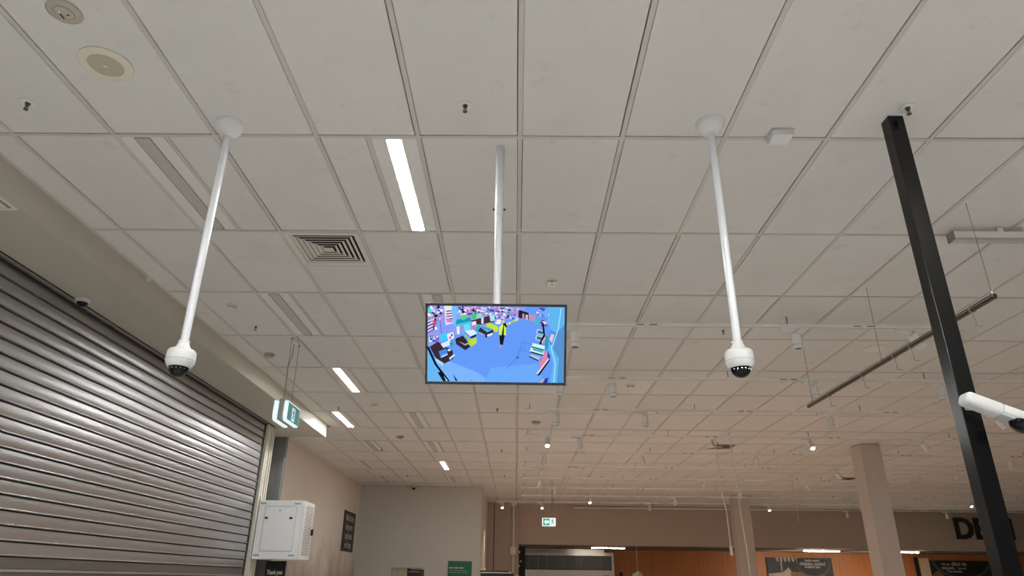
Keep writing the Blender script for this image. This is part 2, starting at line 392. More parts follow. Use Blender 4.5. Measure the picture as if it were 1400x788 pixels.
# ---- cream jamb at the shutter end
jb = struct('trim_3', MB().box(-4.05, -3.865, 10.545, 10.86, 0, SZ-.001), M['jamb'])
for (a, b_, d) in ((10.545, 10.60, .030), (10.66, 10.70, .016), (10.76, 10.79, .022), (10.83, 10.86, .03)):
    MB().bevbox(-3.87, -3.865+d, a, b_, 0, SZ-.002, .004).build('jamb_ridge', M['jamb'], jb)
MB().bevbox(-3.865, -3.825, 10.62, 10.66, 2.68, 2.78, .004).build('latch_plate', M['jamb'], jb)
# ---- concrete column behind the jamb
tag(MB().bevbox(-4.29, -3.885, 11.60, 11.70, 0, CZ-.005, .01).build('concrete_column', M['concrete']), 'stained dark grey concrete column between the cream shutter jamb and beige wall', 'column')

# ================================================================== PAINTED COLUMNS, BLACK POST
tag(MB().bevbox(6.35, 6.73, 12.79, 13.19, 0, CZ-.004, .012).build('column', M['column']), 'square beige painted column nearer the camera, in front of the deli, right of centre', 'column')
tag(MB().bevbox(6.40, 6.88, 21.0, 21.4, 0, CZ-.004, .012).build('column', M['column']), 'square beige column farther back, behind the two hanging white cords', 'column')
post = thing('black_post', 'tall square black steel post from floor to ceiling on the right', 'post', (2.087, 3.15, 0))
MB().bevbox(2.045, 2.129, 3.11, 3.188, 0, CZ-.003, .003).build('post_tube', M['black'], post)
MB().box(2.036, 2.138, 3.102, 3.197, CZ-.005, CZ+.002).build('ceiling_collar', M['white'], post)

# ================================================================== CEILING LIGHT STRIPS (recessed troffers)
def troffer(name, on):
    t = thing(name, '', 'ceiling light', (0, 0, 0))
    MB().box(.014, .286, .014, 1.186, .004, .02).build('panel', M['trof'], t)
    fr = MB()
    for a in ((.014, .018, .014, 1.186), (.282, .286, .014, 1.186), (.018, .282, .014, .018), (.018, .282, 1.182, 1.186)): fr.box(*a, -.001, .005)
    fr.build('frame', M['trof'], t)
    MB().box(.106, .194, .03, 1.17, .0015, .004).build('diffuser', M['diff_on'] if on else M['diff_off'], t)
    e = MB()
    for a in ((.103, .106, .03, 1.17), (.194, .197, .03, 1.17), (.103, .197, .027, .03), (.103, .197, 1.17, 1.173)): e.box(*a, -.0005, .004)
    e.build('diffuser_trim', M['trof'] if on else M['rack_line'], t)
    return t
lit_lab = {(-2, 0): 'lit white ceiling strip light, the largest and nearest, left of the television pole',
           (-4, 4): 'lit ceiling strip light, second nearest, right of the hanging exit sign',
           (-5, 6): 'lit ceiling strip light beside the far end of the beige bulkhead',
           (-3, 10): 'lit ceiling strip light, the smallest and farthest, above the end wall'}
unlit_lab = {(-4, 0): 'unlit ceiling strip light, nearest and largest, behind the left camera pole',
             (-4, 2): 'unlit ceiling strip light just above the wires of the hanging exit sign',
             (-2, 2): 'unlit ceiling strip light partly hidden by the left edge of the television',
             (-3, 6): 'unlit ceiling strip light level with the lit strip beside the bulkhead end',
             (-3, 8): 'unlit ceiling strip light just before the farthest lit strip',
             (-6, 10): 'unlit ceiling strip light by the left wall, nearer of two there',
             (-5, 8): 'unlit ceiling strip light straight beyond the lit strip at the bulkhead end',
             (-3, 12): 'unlit ceiling strip light just beyond the farthest lit strip',
             (-6, 12): 'unlit ceiling strip light by the left wall, closest to the end wall'}
p_on = troffer('ceiling_strip_light', True); p_off = troffer('unlit_strip_light', False); used = {True: False, False: False}
def place_troffer(c, r, s, on, label, group):
    loc = (GX+.6*c+(.3 if s else 0), GY+1.2*r, CZ)
    p = p_on if on else p_off
    if not used[on]:
        used[on] = True; p.location = loc; p['label'] = label; p['group'] = group; return p
    return dup(p, loc, label, group)
for c, r, s in lit: place_troffer(c, r, s, True, lit_lab[(c, r)], 'lit recessed strip lights')
for c, r, s in unlit: place_troffer(c, r, s, False, unlit_lab[(c, r)], 'unlit recessed strip lights')
# unseen lit strips added behind the camera to brighten the near ceiling and walls (they hang flush below their tiles)
PL = ['leftmost', 'second from the left', 'third from the left', 'fourth from the left', 'fifth from the left', 'rightmost']
PR = ['just behind the camera', 'second row back', 'third row back']
added_strip = None
for j, y in enumerate((.55, -1.85, -4.25)):
    for k, x in enumerate((-2.6, -.8, 1.0, 2.5, 9.5, 11.6)):
        lab = f'added lit strip light out of the picture, {PR[j]}, {PL[k]}'
        if added_strip is None:
            added_strip = dup(p_on, (x, y, CZ-.012), lab, 'added strip lights behind the camera')
            for ch in added_strip.children:
                if ch.name.startswith('diffuser.'):
                    ch.data = ch.data.copy(); ch.data.materials[0] = M['diff_added']
        else: dup(added_strip, (x, y, CZ-.012), lab, 'added strip lights behind the camera')

# ================================================================== CEILING FITTINGS
# square air diffusers
def diffuser(w):
    t = thing('air_diffuser', '', 'air vent', (0, 0, 0))
    h = w/2
    fr = MB()
    fr.box(-h+.015, h-.015, -h+.015, -h+.055, -.004, .012).box(-h+.015, h-.015, h-.055, h-.015, -.004, .012)
    fr.box(-h+.015, -h+.055, -h+.055, h-.055, -.004, .012).box(h-.055, h-.015, -h+.055, h-.055, -.004, .012)
    fr.build('frame', M['louvre'], t)
    MB().box(-h+.05, h-.05, -h+.05, h-.05, .028, .034).build('duct_back', M['louvre_edge'], t)
    n = 6; a0 = h-.055
    for k in range(n):      # concentric square vanes: broad blades on the far and left sides, narrow ones with open slots near and right
        r0 = a0-k*.038; rw_ = {'far': .0385, 'left': .0385, 'near': .0165, 'right': .0165}
        off_ = {'far': 0, 'left': 0, 'near': .0215, 'right': .0215}
        for side, ang in (('near', 0), ('right', 90), ('far', 180), ('left', 270)):
            o_, i_ = r0-off_[side], r0-off_[side]-rw_[side]
            zo, zi = (.006, -.003) if side in ('far', 'left') else ((-.003, .001) if side == 'near' else (.002, -.003))
            mb_ = MB().add([(-o_, -o_, zo), (o_, -o_, zo), (i_, -i_, zi), (-i_, -i_, zi), (-o_, -o_, zo+.002), (o_, -o_, zo+.002), (i_, -i_, zi+.002), (-i_, -i_, zi+.002)],
                           [(0, 1, 2, 3), (4, 7, 6, 5), (0, 4, 5, 1), (2, 6, 7, 3), (1, 5, 6, 2), (0, 3, 7, 4)])
            mb_.xf(Matrix.Rotation(R(ang), 4, 'Z')).build('vane', M['louvre'], t)
    MB().box(-.028, .028, -.028, .028, -.006, .0).build('centre_plate', M['louvre'], t)
    return t
d0 = diffuser(.6); d0['label'] = 'large square four-way air diffuser with black slots, left of the lit nearest strip light'; d0['group'] = 'square air diffusers'
d0.location = (GX-.6*2.5, GY+1.2+.3, CZ)
dup(d0, (GX+6.5*.6, GY+8*1.2+.3, CZ), 'small far square air diffuser in the ceiling above the hanging white cords', 'square air diffusers')
dup(d0, (GX+13.5*.6, GY+11*1.2+.9, CZ), 'tiny far square air diffuser in the ceiling just left of the nearer beige column', 'square air diffusers')
# diffuser let into the soffit at the left edge
d1 = thing('soffit_vent', 'beige vent in the soffit above the shutter at the left picture edge', 'air vent', (-3.47, 3.62, SZ))
MB().box(-3.68, -3.25, 3.38, 3.87, SZ-.006, SZ).build('frame', M['louvre'], d1)
for k in range(5): MB().box(-3.64+k*.075, -3.60+k*.075, 3.42, 3.83, SZ-.012, SZ-.005).build('vane', M['louvre'], d1)
MB().box(-3.65, -3.28, 3.41, 3.84, SZ-.008, SZ-.006).build('slot_back', M['rack_line'], d1)
# round ceiling speaker
sp = thing('ceiling_speaker', 'round cream ceiling speaker with tan mesh centre at upper left', 'speaker', (-2.105, 2.735, CZ))
MB().lathe([(.128, 0), (.128, -.004), (.120, -.008), (.084, -.009), (.082, -.004)], (-2.105, 2.735, CZ), 40).build('rim', M['aged'], sp, 40)
MB().lathe([(.082, -.002), (.082, -.007), (.05, -.010), (.012, -.011)], (-2.105, 2.735, CZ), 40).build('mesh_cover', M['tan'], sp, 40)
MB().lathe([(.012, -.010), (.011, -.014), (.006, -.015)], (-2.105, 2.735, CZ), 16).build('centre_cap', M['aged'], sp, 40)
el = thing('emergency_downlight', 'round taupe ceiling fitting with slot and small light, at top left corner', 'ceiling light', (-2.105, 2.385, CZ))
MB().lathe([(.076, 0), (.076, -.004), (.070, -.008), (.046, -.009), (.044, -.006)], (-2.105, 2.385, CZ), 36).build('rim', M['ring_tan'], el, 40)
MB().lathe([(.044, -.004), (.043, -.012), (.036, -.016)], (-2.105, 2.385, CZ), 32).build('centre_disc', M['ring_tan'], el, 40)
MB().lathe([(.006, -.016), (.005, -.019), (.002, -.020)], (-2.117, 2.372, CZ), 12).build('indicator', M['white'], el, 40)
MB().box(-2.121, -2.116, 2.383, 2.413, CZ-.0185, CZ-.015).build('slot', M['dark'], el)
MB().box(-2.092, -2.080, 2.388, 2.392, CZ-.0185, CZ-.015).build('slot', M['dark'], el)
# sprinklers on their regular grid
def sprinkler():
    t = thing('sprinkler', '', 'sprinkler', (0, 0, 0))
    MB().lathe([(.040, 0), (.040, -.003), (.034, -.006), (.020, -.004)], seg=24).build('escutcheon', M['plastic'], t, 40)
    b = MB().lathe([(.014, -.003), (.013, -.009), (.008, -.015), (.006, -.022)], seg=14)
    b.box(-.0105, -.0085, -.0015, .0015, -.044, -.012).box(.0085, .0105, -.0015, .0015, -.044, -.012).lathe([(.0035, -.02), (.0035, -.044)], seg=8)
    b.build('frame', M['brass_dark'], t, 40)
    MB().lathe([(.0125, -.044), (.0125, -.046), (.005, -.0475)], seg=14).build('deflector', M['brass_dark'], t, 40)
    return t
s0 = sprinkler(); first = True
rows = ['nearest', 'second', 'third', 'fourth', 'fifth', 'sixth']
for j in range(6):
    y = 3.045+3.6*j
    xs = [-2.71+2.415*k for k in range(0, 6)]
    for k, x in enumerate(xs):
        if abs(x) > .80*(.92*y+.95)+.3: continue
        if j == 1 and k == 1: x, y2 = x, y
        loc = (x, y, CZ)
        lab = f'{rows[j]} row fire sprinkler head, {ORD[k]} from the left, in the tiled ceiling' if j else \
              ['dark fire sprinkler head at the left edge, below the round speaker', 'dark fire sprinkler head in the nearest row, above the television pole', 'dark fire sprinkler head beside the top of the black post'][k]
        if first: s0.location = loc; s0['label'] = lab; s0['group'] = 'ceiling fire sprinklers'; first = False
        else: dup(s0, loc, lab, 'ceiling fire sprinklers')
# smoke detectors and small ceiling fittings
def detector(label, x, y, r, m, prof=None, name='smoke_detector', group=None):
    t = thing(name, label, 'detector', (x, y, CZ), group)
    MB().lathe([(r, 0), (r, -.010), (r*.92, -.016)], (x, y, CZ), 24).build('base', m, t, 40)
    MB().lathe([(r*.80, -.015), (r*.76, -.034), (r*.45, -.044), (r*.1, -.045)], (x, y, CZ), 24).build('head', m, t, 40)
    MB().lathe([(r*.825, -.021), (r*.825, -.025)], (x, y, CZ), 24).build('vent_ring', M['rack_line'], t, 40)
    return t
detector('small round smoke detector left of the air diffuser, beyond the left camera pole', -2.73, 6.06, .05, M['plastic'])
detector('grey round smoke detector beside the exit sign wires', -2.887, 7.60, .062, M['ring_tan'])
detector('small white smoke detector just past the second nearest lit strip light', -2.123, 10.03, .05, M['plastic'])
detector('white smoke detector behind the second lighting track, right of the television', 1.506, 8.83, .06, M['plastic'])
detector('tiny far smoke detector right of the farthest lit strip light', -2.126, 12.5, .07, M['ring_tan'])
detector('tiny far smoke detector between the third and fourth lighting tracks', .319, 11.15, .075, M['ring_tan'])
for (x, y, r, lab) in ((3.96, 7.215, .125, 'flat round white ceiling disc, in full view left of the black post'), (4.08, 6.60, .135, 'flat round white ceiling disc cut by the black post')):
    t = thing('ceiling_disc', lab, 'ceiling speaker', (x, y, CZ), 'round white ceiling discs')
    MB().lathe([(r, 0), (r, -.005), (r*.9, -.010)], (x, y, CZ), 36).build('rim', M['plastic'], t, 40)
    MB().lathe([(r*.86, -.008), (r*.80, -.0125), (r*.2, -.014)], (x, y, CZ), 36).build('cover', M['plastic'], t, 40)
t = thing('ceiling_sensor', 'square white ceiling sensor plate with two black slots above the television', 'sensor', (.295, 5.47, CZ))
MB().bevbox(.25, .34, 5.41, 5.53, CZ-.022, CZ, .006).build('plate', M['plastic'], t)
MB().box(.290, .310, 5.455, 5.463, CZ-.0235, CZ-.020).build('slot', M['dark'], t)
MB().box(.286, .306, 5.409, 5.412, CZ-.018, CZ-.010).build('slot', M['dark'], t)
t = thing('wireless_access_point', 'white rectangular box on the ceiling right of the right camera pole', 'access point', (1.51, 3.30, CZ))
MB().bevbox(1.455, 1.572, 3.245, 3.345, CZ-.040, CZ-.006, .004).build('housing', M['cup_white'], t)
MB().box(1.448, 1.579, 3.238, 3.352, CZ-.006, CZ).build('base_plate', M['cam_white'], t)
# fascia clip
tag(MB().bevbox(FAS, FAS+.03, 5.38, 5.42, CZ-.045, CZ-.005, .004).build('cable_clip', M['plastic']), 'tiny white clip on top edge of the beige bulkhead', 'clip')

# ================================================================== CAMERAS ON POLES
def pole_camera(x, y, zb, label):
    t = thing('pole_security_camera', label, 'security camera', (x, y, CZ), 'dome cameras on white ceiling poles')
    c = (x, y, 0)
    MB().lathe([(.079, CZ), (.079, CZ-.006), (.077, CZ-.020), (.070, CZ-.040), (.056, CZ-.058), (.036, CZ-.070), (.027, CZ-.074), (.027, CZ-.086), (.022, CZ-.088)], c, 40).build('ceiling_cup', M['cup_white'], t, 45)
    MB().lathe([(.0205, CZ-.08), (.0205, zb+.165)], c, 24).build('pole', M['pole'], t, 60)
    col = MB().lathe([(.022, zb+.185), (.027, zb+.183), (.027, zb+.165), (.030, zb+.160), (.036, zb+.150), (.036, zb+.137)], c, 28).build('collar', M['cam_white'], t, 35)
    MB().lathe([(.0045, 0), (.0045, .006)], seg=10).xf(Matrix.Translation((x-.0285, y-.004, zb+.174)) @ Matrix.Rotation(R(-90), 4, 'Y')).build('screw', M['chrome'], col)
    h = MB().lathe([(.034, zb+.139), (.058, zb+.135), (.0665, zb+.126), (.068, zb+.116), (.068, zb+.101)], c, 40).build('housing', M['cam_white'], t, 35)
    MB().lathe([(.0685, zb+.101), (.0685, zb+.099), (.0690, zb+.076), (.0690, zb+.074), (.064, zb+.062), (.055, zb+.046), (.048, zb+.045)], c, 40).build('trim_ring', M['cam_white'], h, 30)
    MB().lathe([(.0695, zb+.082), (.0695, zb+.077)], c, 40).build('seam', M['cam_grey'], h, 30)
    dome = [(.048*math.cos(a), zb+.047-.048*math.sin(a)) for a in [R(0), R(15), R(30), R(45), R(60), R(75), R(88)]]
    d = MB().lathe(dome, c, 32).build('dome', M['dome'], t, 60)
    for k in range(6):
        a = R(-150+k*24)
        MB().lathe([(.0035, 0), (.0035, .002)], seg=8).xf(Matrix.Translation((x+.047*math.cos(a)*.97, y+.047*math.sin(a)*.97, zb+.035)) @ Matrix.Rotation(R(90), 4, 'X')).build('infrared_led', M['chrome'], d)
    return t
pole_camera(-1.664, 3.232, 2.551, 'white dome security camera on a long ceiling pole, left of television, before the shutter')
pole_camera(1.082, 3.193, 2.560, 'white dome security camera on a long ceiling pole, right of television')
# dome camera on the soffit
t = thing('soffit_dome_camera', 'small white dome camera under the bulkhead at the shutter top', 'security camera', (-3.745, 5.43, SZ))
MB().lathe([(.062, SZ), (.062, SZ-.012), (.057, SZ-.026), (.047, SZ-.030)], (-3.745, 5.43, 0), 32).build('base', M['cam_white'], t, 40)
MB().lathe([(.044*math.cos(R(a)), SZ-.028-.036*math.sin(R(a))) for a in (0, 20, 40, 60, 80, 88)], (-3.745, 5.43, 0), 28).build('dome', M['dome'], t, 60)

# camera on the black post: a slanted white arm with a dark dome under it
t = thing('post_security_camera', 'white arm camera with a black dome mounted on the black post', 'security camera', (2.0, 3.01, 2.42))
MX = Matrix.Translation((2.000, 3.0, 2.412)) @ Matrix.Rotation(R(22), 4, 'Y')
def rounded(x0, x1, y0, y1, z0, z1, b, seg=4): return MB().bevbox(x0, x1, y0, y1, z0, z1, b, seg)
rounded(-.015, .150, -.042, .042, -.026, .032, .020, 4).xf(MX).build('end_housing', M['cam_white'], t, 40)
rounded(.138, .56, -.038, .040, -.012, .029, .010, 3).xf(MX).build('arm_housing', M['cam_white'], t, 40)
rounded(.120, .50, -.036, .038, -.024, -.010, .006, 2).xf(MX).build('underside_shade_plate', M['cam_grey'], t, 40)  # shade under the arm put into the grey of this plate
dm = MB().lathe([(.058*math.cos(R(a)), -.018-.042*math.sin(R(a))) for a in (0, 15, 30, 45, 60, 75, 88)], (.245, -.012, 0), 36).xf(MX).build('dome', M['dome'], t, 60)
for k in range(5):
    a = R(-140+20*k)
    MB().lathe([(.004, 0), (.003, -.003)], seg=8).xf(MX @ Matrix.Translation((.245+.056*math.cos(a), -.012+.056*math.sin(a), -.026))).build('infrared_led', M['chrome'], dm)
MB().bevbox(2.055, 2.105, 3.03, 3.1095, 2.388, 2.414, .006).build('post_bracket', M['cam_white'], t)

# ================================================================== TELEVISION
TVC = Vector((-.1105, 3.3614, 2.7732)); TILT = R(25.7)
tv = thing('television', 'black framed television hung from ceiling pole showing a bluish security camera view', 'television', TVC)
TM = Matrix.Translation(TVC) @ Matrix.Rotation(R(.66), 4, 'Z') @ Matrix.Rotation(TILT, 4, 'X')     # local x right, z up, -y towards the viewers
W2, H2 = .365, .21
MB().bevbox(-W2, W2, .0, .032, -H2, H2, .003).xf(TM).build('back_case', M['bezel'], tv)
MB().bevbox(-.22, .22, .030, .055, -.13, .12, .006).xf(TM).build('rear_bulge', M['bezel'], tv)
bz = MB()
bz.box(-W2, W2, -.006, .001, H2-.0125, H2).box(-W2, W2, -.006, .001, -H2, -H2+.0135).box(-W2, -W2+.0115, -.006, .001, -H2+.0135, H2-.0125).box(W2-.0115, W2, -.006, .001, -H2+.0135, H2-.0125)
bz.xf(TM).build('bezel', M['bezel'], tv)
# the picture on the screen: flat coloured shapes, in a single mesh
pm = bpy.data.materials.new('screen_picture'); pm.use_nodes = True
nt = pm.node_tree; nt.nodes.clear()
at_ = nt.nodes.new('ShaderNodeVertexColor'); at_.layer_name = 'picture'; em = nt.nodes.new('ShaderNodeEmission'); ou = nt.nodes.new('ShaderNodeOutputMaterial')
nt.links.new(at_.outputs[0], em.inputs[0]); nt.links.new(em.outputs[0], ou.inputs[0]); em.inputs[1].default_value = .80
POL = []
def pg(col, *pts): POL.append((col, pts))
def rc(col, x0, y0, x1, y1): pg(col, (x0, y0), (x1, y0), (x1, y1), (x0, y1))
def ln(col, w, *pts):
    for (a, b), (c, d) in zip(pts, pts[1:]):
        L_ = math.hypot(c-a, d-b); nx, ny = -(d-b)/L_*w/2, (c-a)/L_*w/2
        pg(col, (a+nx, b+ny), (c+nx, d+ny), (c-nx, d-ny), (a-nx, b-ny))
rc('#6297F2', 90, 80, 1222, 722)
pg('#7AB0F6', (90, 500), (300, 560), (500, 640), (620, 722), (90, 722))
pg('#6AA6F4', (620, 600), (1000, 560), (1060, 722), (560, 722))
pg('#5FB2EA', (1075, 80), (1222, 80), (1222, 722), (1110, 722), (1130, 560), (1090, 430), (1120, 300), (1080, 200))
pg('#5590C8', (1165, 290), (1222, 230), (1222, 722), (1165, 722), (1180, 520), (1130, 430))
ln('#A9E6FF', 7, (1192, 90), (1170, 265), (1112, 420), (1150, 560), (1140, 720))
pg('#8F9AE6', (90, 80), (900, 80), (850, 175), (620, 215), (300, 335), (90, 440))
rnd = random.Random(3)
PALETTE = ['#D8C8F2', '#B070C8', '#E070A0', '#2A2440', '#3C5CC0', '#F0F4FF', '#56C8D8', '#A8B8F0', '#151525', '#C49AD0', '#7C5FC0', '#E6ECFA']
def clutter(x0, y0, x1, y1, n, s):
    for _ in range(n):
        x, y = rnd.uniform(x0, x1-s), rnd.uniform(y0, y1-s*.7); w, h = rnd.uniform(.3, 1)*s, rnd.uniform(.3, .9)*s
        rc(rnd.choice(PALETTE), x, y, min(x+w, x1), min(y+h, y1))
clutter(335, 80, 640, 165, 130, 26); clutter(640, 80, 850, 190, 110, 24); clutter(90, 80, 225, 290, 110, 30); clutter(100, 330, 190, 400, 30, 26)
rc('#56D6D2', 92, 100, 118, 140)
for k in range(4): ln('#E4E6FA', 7, (92, 215+k*28), (135, 195+k*26)); ln('#191830', 6, (92, 226+k*28), (135, 206+k*26))
pg('#7E9CF2', (165, 200), (300, 240), (300, 300), (205, 330), (165, 260))
rc('#D23C8C', 133, 205, 158, 250); rc('#5A2A60', 138, 250, 148, 285)
pg('#E6D8F6', (225, 80), (292, 80), (300, 228), (238, 244)); pg('#DDF0BE', (233, 80), (285, 80), (285, 104), (233, 108))
for k in range(4): ln('#2C2440', 8, (242, 128+k*22), (296, 120+k*22))
rc('#C08AD0', 246, 190, 296, 222)
pg('#76B8FF', (288, 80), (336, 80), (326, 245), (302, 245))
pg('#1C92C4', (330, 196), (440, 176), (456, 214), (318, 250)); pg('#36D0AE', (318, 238), (456, 204), (458, 216), (318, 252))
pg('#48D878', (362, 160), (410, 150), (405, 190), (372, 200)); pg('#3CC85A', (450, 152), (486, 146), (486, 184), (455, 192)); pg('#7FE0A8', (492, 144), (534, 138), (534, 176), (494, 182))
pg('#423038', (445, 205), (615, 155), (645, 210), (530, 236), (470, 232)); rc('#C8D8F8', 533, 172, 552, 228); pg('#A8DCEC', (600, 160), (640, 152), (648, 200), (610, 208))
ln('#38508C', 4, (192, 200), (206, 315))
# near till
pg('#3A2A33', (108, 428), (176, 384), (300, 462), (306, 528), (228, 572), (160, 525)); pg('#D2E4FF', (198, 402), (268, 370), (292, 405), (222, 436))
pg('#34CFF2', (194, 330), (246, 308), (258, 360), (206, 382)); pg('#E8E4F6', (250, 320), (300, 300), (312, 350), (262, 380)); rc('#E06080', 268, 340, 286, 360); rc('#202838', 284, 318, 296, 338)
pg('#4088E0', (184, 466), (246, 440), (258, 488), (200, 526)); pg('#BFD8FA', (205, 505), (256, 484), (258, 494), (208, 520)); rc('#E6F0FF', 258, 448, 280, 462)
pg('#A8D4F8', (160, 524), (226, 566), (216, 590), (158, 548)); pg('#C0DCF8', (270, 520), (312, 486), (318, 500), (276, 538))
pg('#2F9A88', (270, 395), (300, 380), (304, 410), (280, 420))
# middle till
pg('#34262E', (320, 358), (382, 330), (452, 420), (402, 454), (326, 402)); pg('#9AB8D8', (345, 378), (400, 402), (440, 382), (442, 392), (402, 414))
pg('#A6C446', (372, 302), (432, 345), (444, 424), (426, 400), (420, 360)); pg('#BAD83A', (432, 362), (496, 345), (496, 392), (448, 424))
pg('#D8E8FF', (398, 292), (470, 278), (502, 310), (446, 336)); pg('#241C28', (446, 338), (492, 318), (494, 334), (450, 356)); pg('#56E2FA', (388, 242), (436, 230), (446, 280), (400, 292))
pg('#F0E8F8', (455, 215), (488, 206), (492, 232), (462, 250)); pg('#E0607C', (462, 245), (480, 238), (476, 282), (466, 280)); pg('#2CB49C', (480, 278), (512, 232), (524, 240), (502, 300))
pg('#E0E8FA', (330, 258), (352, 246), (356, 318), (334, 322))
# far till
pg('#2C3048', (506, 292), (530, 250), (634, 282), (634, 318), (576, 346)); pg('#62AEDE', (520, 254), (560, 238), (634, 272), (584, 300)); pg('#DCE6F8', (582, 322), (628, 302), (630, 318), (586, 340)); pg('#A8B0D0', (515, 296), (566, 322), (566, 332), (512, 306))
for k in range(4): rc('#24385A', 536+k*18, 256+k*5, 546+k*18, 264+k*5)
pg('#C6DA38', (574, 226), (602, 218), (672, 250), (672, 292), (640, 296), (630, 272), (574, 250))
for k in range(5): pg(['#C2D848', '#DDE87A', '#A8C43A'][k % 3], (738+k*20, 222-k*9), (754+k*20, 214-k*9), (756+k*20, 236-k*10), (742+k*20, 244-k*10))
clutter(640, 165, 735, 230, 36, 20)
# person in a yellow vest
pg('#221A20', (704, 228), (732, 214), (748, 250), (736, 262), (734, 332), (700, 332)); pg('#CCEB50', (680, 256), (706, 226), (716, 238), (702, 322), (680, 316)); pg('#CCEB50', (722, 240), (738, 258), (738, 328), (720, 322))
pg('#1C161C', (683, 326), (728, 326), (714, 406), (690, 402)); pg('#8F97C4', (668, 408), (692, 400), (712, 408), (708, 438), (684, 432)); pg('#C9B4CE', (696, 196), (724, 192), (728, 220), (702, 228)); pg('#E8ECFA', (660, 195), (694, 190), (694, 225), (668, 235))
# displays on the right
pg('#251828', (842, 106), (922, 132), (926, 188), (838, 172)); rc('#B890B4', 872, 138, 888, 180); rc('#D8B0C0', 898, 148, 918, 190); pg('#BE8EA6', (928, 140), (982, 152), (972, 208), (926, 192)); pg('#3A2048', (838, 140), (866, 146), (866, 182), (838, 172))
pg('#3CB8CC', (974, 176), (1016, 190), (1006, 232), (970, 216)); clutter(985, 100, 1095, 170, 40, 20); pg('#3450C8', (1010, 84), (1062, 92), (1058, 118), (1020, 108)); pg('#6CA8F0', (1062, 90), (1100, 100), (1080, 170), (1040, 140))
clutter(1018, 190, 1090, 250, 60, 18)
for (x, y) in ((996, 268), (988, 318)):
    pg('#C4E4F4', (x, y), (x+58, y+16), (x+50, y+54), (x-6, y+38)); pg('#3E6A7C', (x+6, y+8), (x+50, y+20), (x+44, y+46), (x+2, y+34))
pg('#181020', (1028, 196), (1052, 228), (1062, 330), (1030, 400), (1012, 392), (1046, 320), (1040, 260)); pg('#E0A8B8', (1032, 378), (1062, 328), (1068, 342), (1040, 392)); pg('#2E9A94', (1066, 320), (1086, 330), (1086, 430), (1060, 440))
pg('#4C92D6', (1084, 362), (1110, 276), (1158, 300), (1120, 408)); pg('#D8C4E2', (1096, 352), (1114, 306), (1138, 316), (1118, 384)); ln('#C8F0FF', 5, (1158, 300), (1122, 408))
pg('#D0EEF6', (960, 386), (1062, 410), (1050, 490), (936, 456)); 
for k in range(2): pg('#222C3C', (952+k*-8, 412+k*44), (1056-k*6, 440+k*44), (1054-k*6, 450+k*44), (950-k*8, 424+k*44))
pg('#4FA8B4', (966, 422), (1050, 446), (1046, 470), (960, 446)); pg('#222C3C', (934, 494), (1010, 530), (1006, 540), (932, 506)); pg('#A8C4D0', (944, 482), (1024, 504), (1010, 530), (936, 496))
pg('#2C3E9C', (1082, 452), (1106, 492), (1104, 520), (1082, 500)); pg('#E4829C', (1066, 462), (1084, 454), (1082, 520), (1020, 600), (1016, 560)); pg('#15121C', (1100, 520), (1106, 530), (1018, 662), (996, 656), (1002, 646)); pg('#F0D8DC', (1084, 522), (1098, 522), (1008, 648), (990, 652))
ln('#4E6CB4', 4, (876, 376), (836, 510), (778, 565), (742, 612)); ln('#4E6CB4', 4, (876, 376), (960, 400)); ln('#5A7CC4', 4, (905, 395), (858, 466)); ln('#4E6CB4', 3, (872, 448), (940, 468)); pg('#3A5498', (826, 504), (846, 504), (846, 518), (826, 518))
# dark curved wall at lower left
pg('#66B2EE', (90, 436), (108, 440), (170, 590), (262, 722), (90, 722)); pg('#0E1420', (90, 424), (100, 424), (172, 578), (278, 716), (258, 718), (152, 582), (90, 446)); pg('#14141E', (176, 646), (196, 638), (240, 690), (268, 720), (222, 720)); pg('#B4D8F4', (226, 668), (240, 690), (262, 716), (246, 716))
pg('#1C2840', (302, 656), (342, 712), (326, 718)); pg('#2A3C94', (1060, 690), (1094, 676), (1086, 722), (1050, 722)); pg('#C4A4C4', (1014, 722), (1058, 684), (1062, 700), (1046, 722)); pg('#4A7ED8', (440, 712), (458, 706), (466, 716))
V, F, CC = [], [], []
for k, (col, pts) in enumerate(POL):
    o = len(V)
    for (px, py) in pts:
        px = min(max(px, 90), 1222); py = min(max(py, 80), 722)
        u = (px-90)/1132; v = (py-80)/642
        V.append(tuple(TM @ Vector((-.354+u*.708, -.0004-.000004*k, .1978-v*.3945))-TVC))
    F.append(tuple(range(o, o+len(pts)))); CC.append((*srgb(col), 1))
me = bpy.data.meshes.new('screen'); me.from_pydata(V, [], F); me.materials.append(pm)
ca = me.color_attributes.new('picture', 'FLOAT_COLOR', 'CORNER')
li = 0
for p_, c_ in zip(me.polygons, CC):
    for i in p_.loop_indices: ca.data[i].color = c_
so = bpy.data.objects.new('screen', me); COL.objects.link(so); so.parent = tv; so['label'] = 'lit screen with bluish shop-floor camera view, person in yellow vest'
# pole and bracket
MB().lathe([(.0245, CZ-.001), (.0245, CZ-.468)], (-.1105, 3.444, 0), 24).build('upper_pole', M['pole'], tv, 60)
lp = MB().lathe([(.0215, CZ-.46), (.0215, 2.86)], (-.1105, 3.444, 0), 24).build('lower_pole', M['pole'], tv, 60)
for s in (-1, 1):
    MB().lathe([(.0045, 0), (.0065, .010), (.0065, .013)], seg=10).xf(Matrix.Translation((-.1105+s*.024, 3.444, 3.62)) @ Matrix.Rotation(R(90*s), 4, 'Y')).build('clamp_screw', M['black_matte'], lp)
MB().box(-.13, -.091, 3.385, 3.43, 2.86, 2.93).box(-.16, -.061, 3.422, 3.466, 2.85, 2.875).build('wall_bracket', M['black_matte'], tv)

